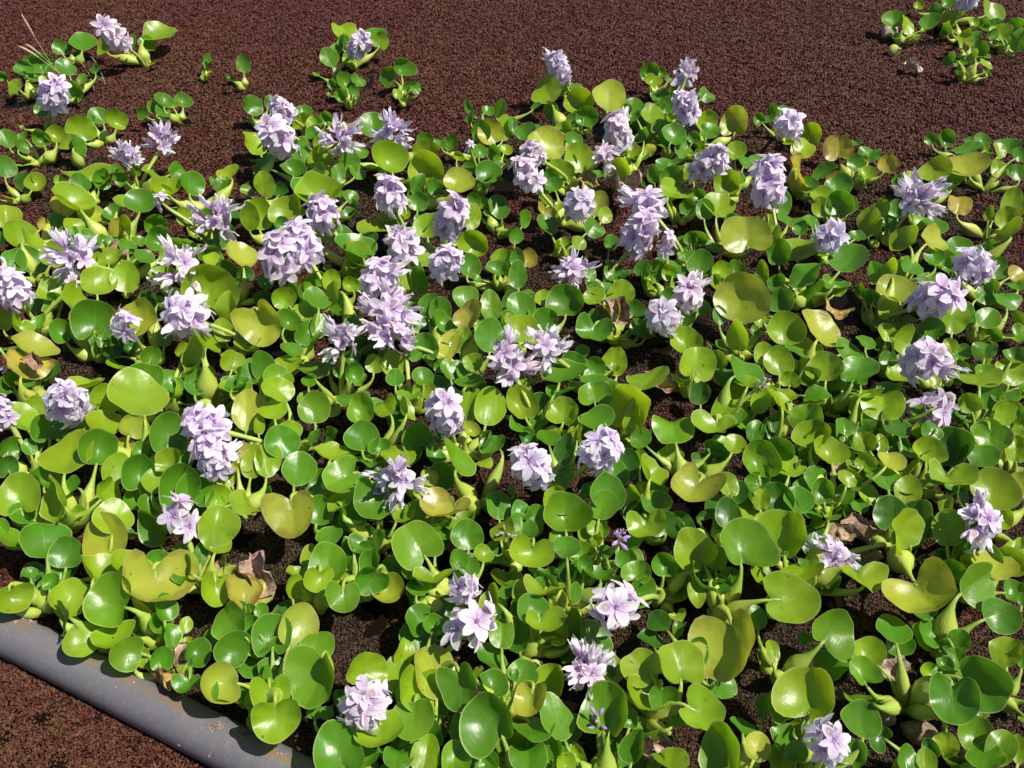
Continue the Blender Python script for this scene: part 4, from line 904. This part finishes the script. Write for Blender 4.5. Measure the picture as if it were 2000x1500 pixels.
# ------------------------------------------------------------------ dead leaves, dead bulbs, grass
def crumpled(seed, amp, curlk):
    base = random.Random(seed)
    me, _, _ = BLADES[base.choice(['ovate', 'round'])][base.randrange(4)]
    V = [v.co.copy() for v in me.vertices]
    F = [tuple(p.vertices) for p in me.polygons]
    out = []
    for v in V:
        nz = noise.noise_vector(v * 2.6 + Vector((seed * 3.3, 0, 0))) * amp + noise.noise_vector(v * 7 + Vector((0, seed, 0))) * amp * .35
        ang = v.x * curlk
        rr = 1 / curlk
        q = Vector((rr * math.sin(ang), v.y * .95, v.z * .4 + rr * (1 - math.cos(ang))))
        out.append(q + nz)
    return mesh("withered_leaf", out, F, M_DEAD)
CRUMP = [crumpled(s, a, c) for s, a, c in ((1, .16, 3.0), (2, .22, 4.0), (3, .14, 2.0), (4, .26, 3.4))]
DEAD = [  # px, py, width px, height z, rotation, mesh, colour, label
 (1216, 352, 66, .085, 200, 1, (.50, .38, .28), "dry curled brown leaf under the broad lime leaf behind the lilac flowers"),
 (1165, 354, 44, .06, 120, 2, (.42, .25, .14), "rusty brown dead stalk leaf beside the dry curled leaf"),
 (1206, 604, 52, .10, 20, 0, (.42, .33, .24), "grey brown withered tip on the yellowing leaf beneath the paired flowers"),
 (1296, 738, 50, .05, 175, 2, (.55, .33, .24), "pinkish brown dead leaf below a double flower spike"),
 (500, 1119, 62, .08, 30, 1, (.50, .33, .26), "crumpled brown leaf lying on a yellow leaf"),
 (437, 1118, 44, .05, 80, 0, (.36, .22, .12), "small brown folded leaf next to the crumpled one"),
 (355, 1285, 52, .05, 10, 3, (.48, .34, .24), "pinkish brown shrivelled leaf beside the grey pipe"),
 (328, 1316, 66, .055, 220, 3, (.50, .30, .06), "mustard and black rotting leaf hanging at the grey pipe"),
 (1200, 1455, 0, 0, 0, 0, None, None),
 (1640, 600, 46, .05, 150, 2, (.48, .34, .06), "yellow brown scorched leaf over dark water"),
 (245, 490, 44, .05, 150, 1, (.40, .24, .17), "reddish brown rotten leaf strip among lime leaves"),
 (1690, 1035, 66, .05, 40, 3, (.34, .24, .18), "tangle of dead brown leaf by the fallen spent flower stalks"),
 (1640, 1040, 40, .05, 250, 2, (.55, .40, .26), "tan dried stalk base beside the tangle of dead leaf"),
 (1658, 920, 56, .03, 80, 3, (.36, .26, .18), "brown decayed leaf base between green leaves"),
 (62, 705, 34, .12, 60, 0, (.34, .20, .12), "brown torn end of a large yellow leaf"),
 (1262, 1465, 40, .05, 30, 1, (.45, .34, .27), "greyish brown crumpled leaf in the open dark water"),
 (1300, 1452, 40, .04, 140, 0, (.42, .30, .22), "brown forked dead leaf in the open dark water"),
 (1787, 126, 24, .03, 60, 1, (.72, .60, .50), "pale dried leaf lying alone on the red fern carpet"),
 (1755, 1320, 50, .03, 60, 2, (.50, .36, .30), "pink brown dead leaf beneath a small green leaf"),
 (940, 640, 0, 0, 0, 0, None, None),
 (1885, 1490, 44, .03, 130, 3, (.34, .24, .18), "brown dead fibres at the corner of the mat"),
 (610, 775, 36, .04, 30, 3, (.34, .22, .14), "brown stub of a dead stalk amid green leaves"),
]
for px, py, w, z, rz, mi, c, lab in DEAD:
    if not w: continue
    P, s = at(px, py, z + .015)
    s *= 1.3
    M = Matrix.Translation(P) @ Matrix.Rotation(R(rz), 4, 'Z') @ Matrix.Rotation(R(18), 4, 'X') @ Matrix.Translation((0, -.5 * w * s, -.2 * w * s)) @ Matrix.Diagonal((w * s, w * s, w * s, 1))
    o = obj("withered_leaf", CRUMP[mi], None, M, (*c, 1))
    tag(o, lab, "dead leaf", "dead leaves caught in the mat")

def dead_bulb_mesh(seed):
    path = [Vector((0, 0, i / 9)) for i in range(10)]
    V, F, A, Bn = tube(path, [.06, .16, .25, .31, .335, .33, .29, .22, .13, .03], 12)
    V = [v + noise.noise_vector(v * 4 + Vector((seed, 0, 0))) * .05 for v in V]
    return mesh("dead_bulb", V, F, M_DEAD, dict(along=A, around=Bn))
DB = [dead_bulb_mesh(s) for s in (2, 9)]
for px, py, ln, ang, tilt, c, lab in (
 (1738, 1292, 66, 130, 80, (.26, .19, .16), "dark grey brown hollow dead bulb pointing at the pale kidney leaf"),
 (1725, 1392, 52, 10, 60, (.40, .29, .22), "ribbed brown dead bulb under a round green leaf"),
 (1798, 1432, 64, 250, 75, (.24, .15, .11), "fat dark brown dead bulb with a torn end"),
 (1737, 62, 36, 140, 70, (.55, .46, .42), "grey brown dead bulb on the red fern carpet"),
 (1596, 922, 26, 30, 60, (.52, .42, .33), "pinkish tan dead bulb beside a pale green bulb"),
 (1698, 1082, 40, 60, 75, (.56, .38, .22), "orange tan dead bulb under the fallen spent flower stalks")):
    P, s = at(px, py, .012)
    L = ln * s * 1.25
    M = Matrix.Translation(P) @ Matrix.Rotation(R(ang), 4, 'Z') @ Matrix.Rotation(R(tilt), 4, 'X') @ Matrix.Diagonal((L, L, L * 1.05, 1)) @ Matrix.Translation((0, 0, -.5))
    tag(obj("dead_bulb", DB[ln % 2], None, M, (*c, 1)), lab, "dead bulb", "dead bulbs on the water")
# a lone live bulb that has lost its blade
for px, py, ln, lab in ((1744, 100, 27, "pale green bladeless bulb curled on the red fern carpet"), (1262, 1310, 0, ""), (1041, 1310, 50, "round yellow green bulb without a blade below the sparse lilac flower")):
    if not ln: continue
    P, s = at(px, py, .016); L = ln * s
    path = [Vector((0, 0, i / 9 - .35)) * L for i in range(10)]
    V, F, A, Bn = tube(path, [L * q for q in (.12, .28, .40, .46, .47, .42, .32, .18, .08, .05)], 14)
    M = Matrix.Translation(P) @ Matrix.Rotation(R(50), 4, 'X') @ Matrix.Rotation(R(30), 4, 'Y')
    o = obj("loose_bulb", mesh("loose_bulb", V, F, M_STALK, dict(along=[.3 + .7 * a for a in A], around=Bn)), None, M, (.42, .46, .13, 1))
    tag(o, lab, "bulb")

# seeding grass at the far left
gm, gnt = new_mat("dry_grass"); gk = NT(gnt)
goi = gk.n("ObjectInfo"); gpos = gk.n("NewGeometry").outputs["Position"]
gp = gk.principled(Base_Color=gk.mix(gk.math('MULTIPLY', gk.noise(gpos, 80, 2), .5), goi.outputs["Color"], (.25, .26, .10, 1)), Roughness=.6)
gk.out(gp.outputs[0])
g0, _ = at(128, 165, 0)
grass = obj("grass_tuft", None, None, Matrix.Translation(g0))
tag(grass, "thin tuft of dry grass with drooping seed heads between two flowering hyacinths", "grass")
def gstem(foot, tip, bow, r, head, col):
    f, _ = at(foot[0], foot[1], .01); t, _ = at(tip[0], tip[1], tip[2])
    f -= g0; t -= g0
    mid = (f + t) / 2 + Vector((bow, 0, .05))
    path = bez(f, f * .5 + mid * .5, t * .35 + mid * .65, t, 12)
    r *= 1.4
    V, F, A, Bn = tube(path, [r * (1.1 - .6 * i / 11) for i in range(12)], 5)
    o = obj("stem", mesh("grass_stem", V, F, gm, dict(along=A, around=Bn)), grass, None, (*col, 1))
    if head:
        hp = path[-5:]
        V, F, A, Bn = tube(catmull(hp, 4), [r * (1 + 2.2 * math.sin(math.pi * (i + .5) / 17) * (1.0 if i % 2 else .7)) for i in range(17)], 6)
        obj("seed_head", mesh("seed_head", V, F, gm), o, None, (.50, .36, .24, 1))
gstem((128, 168), (42, 28, .30), -.02, .0014, True, (.36, .34, .17))
gstem((150, 175), (36, 90, .20), .0, .0012, True, (.40, .36, .20))
gstem((140, 170), (50, 86, .20), .0, .0011, True, (.42, .34, .20))
gstem((120, 150), (207, 163, .02), .03, .0011, False, (.32, .42, .20))
gstem((175, 110), (205, 164, .015), .02, .0011, False, (.36, .44, .22))
gstem((152, 120), (184, 176, .015), .03, .0011, False, (.36, .42, .2))
gstem((165, 158), (206, 158, .03), .0, .0010, False, (.34, .44, .2))
gstem((120, 130), (88, 138, .10), .0, .0010, False, (.34, .46, .22))

# ------------------------------------------------------------------ labels
MARKS = [(1216,352,"the dry curled brown leaf"),(500,1119,"the crumpled brown leaf"),(1296,738,"the pinkish dead leaf"),(1206,604,"the withered grey leaf tip"),
 (330,1300,"the mustard rotting leaf"),(1690,1060,"the tangle of dead leaf"),(1725,1392,"the ribbed dead bulb"),(1798,1432,"the fat dark dead bulb"),(690,1270,"the bare brown patch"),
 (1737,62,"the lone grey dead bulb"),(1787,126,"the pale dried leaf"),(130,130,"the dry grass tuft"),(1041,1310,"the round bladeless bulb"),(1430,585,"the largest pale yellow leaf"),
 (1465,455,"the broad pale glossy leaf"),(1350,970,"the drooping pale yellow leaf"),(1810,1165,"the glossy pale kidney leaf"),(1448,1275,"the huge lime kidney leaf"),(1250,770,"the broad round lime leaf"),
 (1890,320,"the tall pale funnel leaf"),(245,490,"the rotten reddish leaf strip"),(1640,600,"the scorched yellow leaf"),(55,705,"the torn yellow leaf"),(165,320,"the two broad lime leaves"),
 (1640,290,"the pale yellow leaf over the fern carpet"),(885,1005,"the yellow crescent leaf"),(1655,925,"the decayed brown leaf base"),(1535,1040,"the broad notched lime leaf"),(1280,1460,"the brown forked dead leaf"),
 (405,860,"the tall stacked lilac flowers","f"),(570,490,"the twin lilac flower heads","f"),(548,245,"the tallest stacked lilac spike","f"),(870,808,"the round lilac spike amid broad leaves","f"),
 (1100,900,"the two neighbouring lilac spikes","f"),(1255,435,"the triple lilac cluster","f"),(1320,598,"the paired lilac spikes","f"),(758,630,"the wilting stacked flowers","f"),(1210,1052,"the small violet bud cluster","f"),
 (1490,748,"the single violet bud","f"),(1917,1017,"the wilted flower on a bent stalk","f"),(715,1375,"the wide lilac spike by the pipe end","f"),(918,1225,"the sparse open lilac flowers","f"),
 (1150,1310,"the drooping white lilac flower","f"),(1615,1450,"the pale flower beside the dead bulbs","f"),(1860,555,"the two bluish lilac spikes","f"),(880,425,"the slim tall lilac spike","f"),(130,787,"the lilac spike over lime leaves","f")]
MK = [(at(m[0], m[1], .08)[0], m[2], len(m) > 3) for m in MARKS]
used = {}
for i, p in enumerate(plants):
    o, ks, cols = p['o'], [s[0] for s in p['spikes']], p['cols']
    live = [k for k in ks if k in 'FWS']
    if len(live) >= 3: what = "several lilac spikes"
    elif len(live) == 2: what = "two lilac spikes"
    elif 'F' in ks: what = "a full lilac spike"
    elif 'W' in ks: what = "a wilting lilac spike"
    elif 'S' in ks: what = "a sparse lilac spike"
    elif 'B' in ks: what = "a violet bud spike"
    elif ks: what = "a spent flower spike"
    else: what = ""
    ly, ld = cols.count('y') + cols.count('p'), cols.count('d')
    leafy = "yellowing" if ly >= 2 else ("broad leaved" if p['wmax'] > .105 else ("deep green" if ld >= 2 else ("lime green" if cols.count('l') >= len(cols) * .45 else "mid green")))
    if not p['dense'] and p['wmax'] < .05: leafy = "small"
    def ok(m):
        return not (m[2] and any((at(s[1], s[2], .15)[0] - m[0]).length < .14 for s in p['spikes']))
    cand = sorted((m for m in MK if ok(m)), key=lambda m: (m[0] - p['crown']).length)
    near = near_pipe(p['crown'].x, p['crown'].y, .17)
    apart = not p['dense'] and p['py'] < 260
    done = False
    for place in ([ "at the edge of the grey pipe, near " + cand[0][1]] if near else []) + [("apart on the fern carpet, nearest " if apart else "in the mat next to ") + cand[q][1] for q in (0, 1, 2)]:
        lab = (leafy + " water hyacinth with " + what if what else "flowerless " + leafy + " water hyacinth") + " " + place
        if len(lab.split()) <= 16 and lab not in used: done = True; break
    if not done:
        lab = (leafy + " water hyacinth with " + what if what else "flowerless " + leafy + " water hyacinth") + " in the mat next to " + cand[0][1]
    if len(lab.split()) > 16: lab = lab.replace(' water', '').replace('in the mat next to', 'by').replace("in the mat ", "").replace("apart on the fern carpet, ", "")
    if len(lab.split()) > 16: lab = lab.replace('at the edge of the grey pipe, near', 'at the grey pipe near').replace('flowerless ', '').replace(' with a ', ', ')
    if len(lab.split()) > 16: lab = lab.split(' by ')[0] + ' at the grey pipe'
    used.setdefault(lab, []).append(o)
    tag(o, lab, "plant", "flowering water hyacinths" if ks else "water hyacinths without flowers")
for lab, os_ in used.items():
    if len(os_) > 1:
        for o in os_: o["group"] = ("look-alike flowering" if o["group"].startswith("fl") else "look-alike flowerless") + " hyacinths near the " + lab.split("the ")[-1]

# ------------------------------------------------------------------ azolla carpet
bpy.context.view_layer.update()
def vnoise(x, y, s, seed):
    x = x * s + seed * 13.7; y = y * s + seed * 7.3
    return (np.sin(x * 1.3 + 1.7 * np.sin(y * .9 + seed)) + np.sin(y * 1.1 + 1.9 * np.sin(x * .7 + 2 * seed)) + np.sin((x + y) * .8 + 1.3 * np.sin((x - y) * 1.2)) ) / 3
def field(x0, x1, y0, y1, sp):
    xs, ys = np.meshgrid(np.arange(x0, x1, sp), np.arange(y0, y1, sp))
    xs = (xs + rng.uniform(-.55, .55, xs.shape) * sp).ravel(); ys = (ys + rng.uniform(-.55, .55, ys.shape) * sp).ravel()
    return xs, ys
AX0, AX1, AY0, AY1 = -3.4, 3.4, 0.0, 5.2
sets = []
def halfw(y, m): return 0.66 * np.hypot(y, CAM_H) * 1.0 + m
for y0, y1, sp in ((0.25, 1.3, .0036), (1.3, 2.3, .0050), (2.3, 5.2, .0073)):
    x, y = field(AX0, AX1, y0, y1, sp)
    k = np.abs(x) < halfw(y, .12)
    sets.append((x[k], y[k], np.full(k.sum(), sp)))
    x, y = field(AX0, AX1, y0, y1, .015)
    k = np.abs(x) >= halfw(y, .12)
    sets.append((x[k], y[k], np.full(k.sum(), .015)))
x, y = field(AX0, AX1, AY0, .25, .015)
sets.append((x, y, np.full(len(x), .015)))
X = np.concatenate([s[0] for s in sets]); Y = np.concatenate([s[1] for s in sets]); SP = np.concatenate([s[2] for s in sets])
# distance to the pipe, and how deep inside the hyacinth mat a point lies
CR = np.array([(p['crown'].x, p['crown'].y) for p in plants])
gx, gy = np.arange(AX0 - .1, AX1 + .1, .04), np.arange(AY0 - .1, AY1 + .1, .04)
GX, GY = np.meshgrid(gx, gy)
dens = np.zeros_like(GX)
for c in CR: dens += np.exp(-((GX - c[0])**2 + (GY - c[1])**2) / (2 * .10**2))
ix = np.clip(((X - gx[0]) / .04).astype(int), 0, len(gx) - 1); iy = np.clip(((Y - gy[0]) / .04).astype(int), 0, len(gy) - 1)
D = dens[iy, ix]
pd = np.full(len(X), 9.0)
nearp = (Y < 1.6) & (X < .3)
for q in PIPE_XY[::2]: pd[nearp] = np.minimum(pd[nearp], np.hypot(X[nearp] - q[0], Y[nearp] - q[1]))
inmat = np.clip((D - .5) / .9, 0, 1)
hole = vnoise(X, Y, 9.0, 2.0) + .6 * vnoise(X, Y, 31.0, 5.0)
keep = (pd > PIPE_R * .93) & ~((hole > .5) & (inmat > .5)) & ~((hole > 1.38))
# open strip of water on the shaded side of the pipe
X, Y, SP, inmat, hole = X[keep], Y[keep], SP[keep], inmat[keep], hole[keep]
lump = vnoise(X, Y, 95., 1.) * .5 + vnoise(X, Y, 41., 4.) * .5
Z = .0015 + .0060 * lump + rng.uniform(-.0012, .0022, len(X))
green = np.clip(inmat * 1.15 + .5 * vnoise(X, Y, 5., 3.) - .25, 0, 1) * (Y < 3.2)  # picks the green-brown fronds whose dark colour also carries shade between plants
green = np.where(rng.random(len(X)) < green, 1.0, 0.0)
print("fronds", len(X))
am = bpy.data.meshes.new("azolla_carpet")
am.vertices.add(len(X))
am.vertices.foreach_set("co", np.stack([X, Y, Z], 1).astype(np.float32).ravel())
for an, vals in (("fsize", SP * rng.uniform(.42, .80, len(X)) * np.where(Y < 1.3, 1.28, 1.08)), ("green", green)):
    a = am.attributes.new(an, 'FLOAT', 'POINT'); a.data.foreach_set("value", vals.astype(np.float32))
am.materials.append(M_AZ)
az = obj("azolla_carpet", am)
tag(az, "reddish brown floating fern carpet covering the pond", "fern carpet", kind="stuff")
ng = bpy.data.node_groups.new("azolla_fronds", 'GeometryNodeTree')
ng.interface.new_socket("Geometry", in_out='INPUT', socket_type='NodeSocketGeometry')
ng.interface.new_socket("Geometry", in_out='OUTPUT', socket_type='NodeSocketGeometry')
gi, go = ng.nodes.new("NodeGroupInput"), ng.nodes.new("NodeGroupOutput")
ico = ng.nodes.new("GeometryNodeMeshIcoSphere"); ico.inputs["Subdivisions"].default_value = 1; ico.inputs["Radius"].default_value = 1.0
jit = ng.nodes.new("GeometryNodeSetPosition")
nzt = ng.nodes.new("FunctionNodeRandomValue"); nzt.data_type = 'FLOAT_VECTOR'
nzt.inputs[0].default_value = (-.35, -.35, -.35); nzt.inputs[1].default_value = (.35, .35, .35)
setm = ng.nodes.new("GeometryNodeSetMaterial"); setm.inputs["Material"].default_value = M_AZ
iop = ng.nodes.new("GeometryNodeInstanceOnPoints")
na = ng.nodes.new("GeometryNodeInputNamedAttribute"); na.data_type = 'FLOAT'; na.inputs["Name"].default_value = "fsize"
rv = ng.nodes.new("FunctionNodeRandomValue"); rv.data_type = 'FLOAT_VECTOR'
rv.inputs[0].default_value = (-1.0, -1.0, 0); rv.inputs[1].default_value = (1.0, 1.0, 6.28)
cmb = ng.nodes.new("ShaderNodeVectorMath"); cmb.operation = 'MULTIPLY'; cmb.inputs[1].default_value = (1.30, .72, .45)
ng.links.new(ico.outputs["Mesh"], jit.inputs["Geometry"]); ng.links.new(nzt.outputs[0], jit.inputs["Offset"])
ng.links.new(jit.outputs[0], setm.inputs["Geometry"])
ng.links.new(gi.outputs[0], iop.inputs["Points"]); ng.links.new(setm.outputs[0], iop.inputs["Instance"])
ng.links.new(na.outputs["Attribute"], cmb.inputs[0]); ng.links.new(cmb.outputs[0], iop.inputs["Scale"])
ng.links.new(rv.outputs[0], iop.inputs["Rotation"])
ng.links.new(iop.outputs["Instances"], go.inputs[0])
az.modifiers.new("fronds", 'NODES').node_group = ng
# the same carpet seen from afar, a sheet around the near field out to the horizon
o_ = 280
ov = [(-o_, -o_, .004), (o_, -o_, .004), (o_, o_, .004), (-o_, o_, .004), (AX0, AY0, .004), (AX1, AY0, .004), (AX1, AY1, .004), (AX0, AY1, .004)]
far = obj("azolla_carpet", mesh("azolla_sheet", ov, [(0, 1, 5, 4), (1, 2, 6, 5), (2, 3, 7, 6), (3, 0, 4, 7)], M_AZF, None, False))
tag(far, "reddish brown floating fern carpet stretching away over the far pond", "fern carpet", kind="stuff")
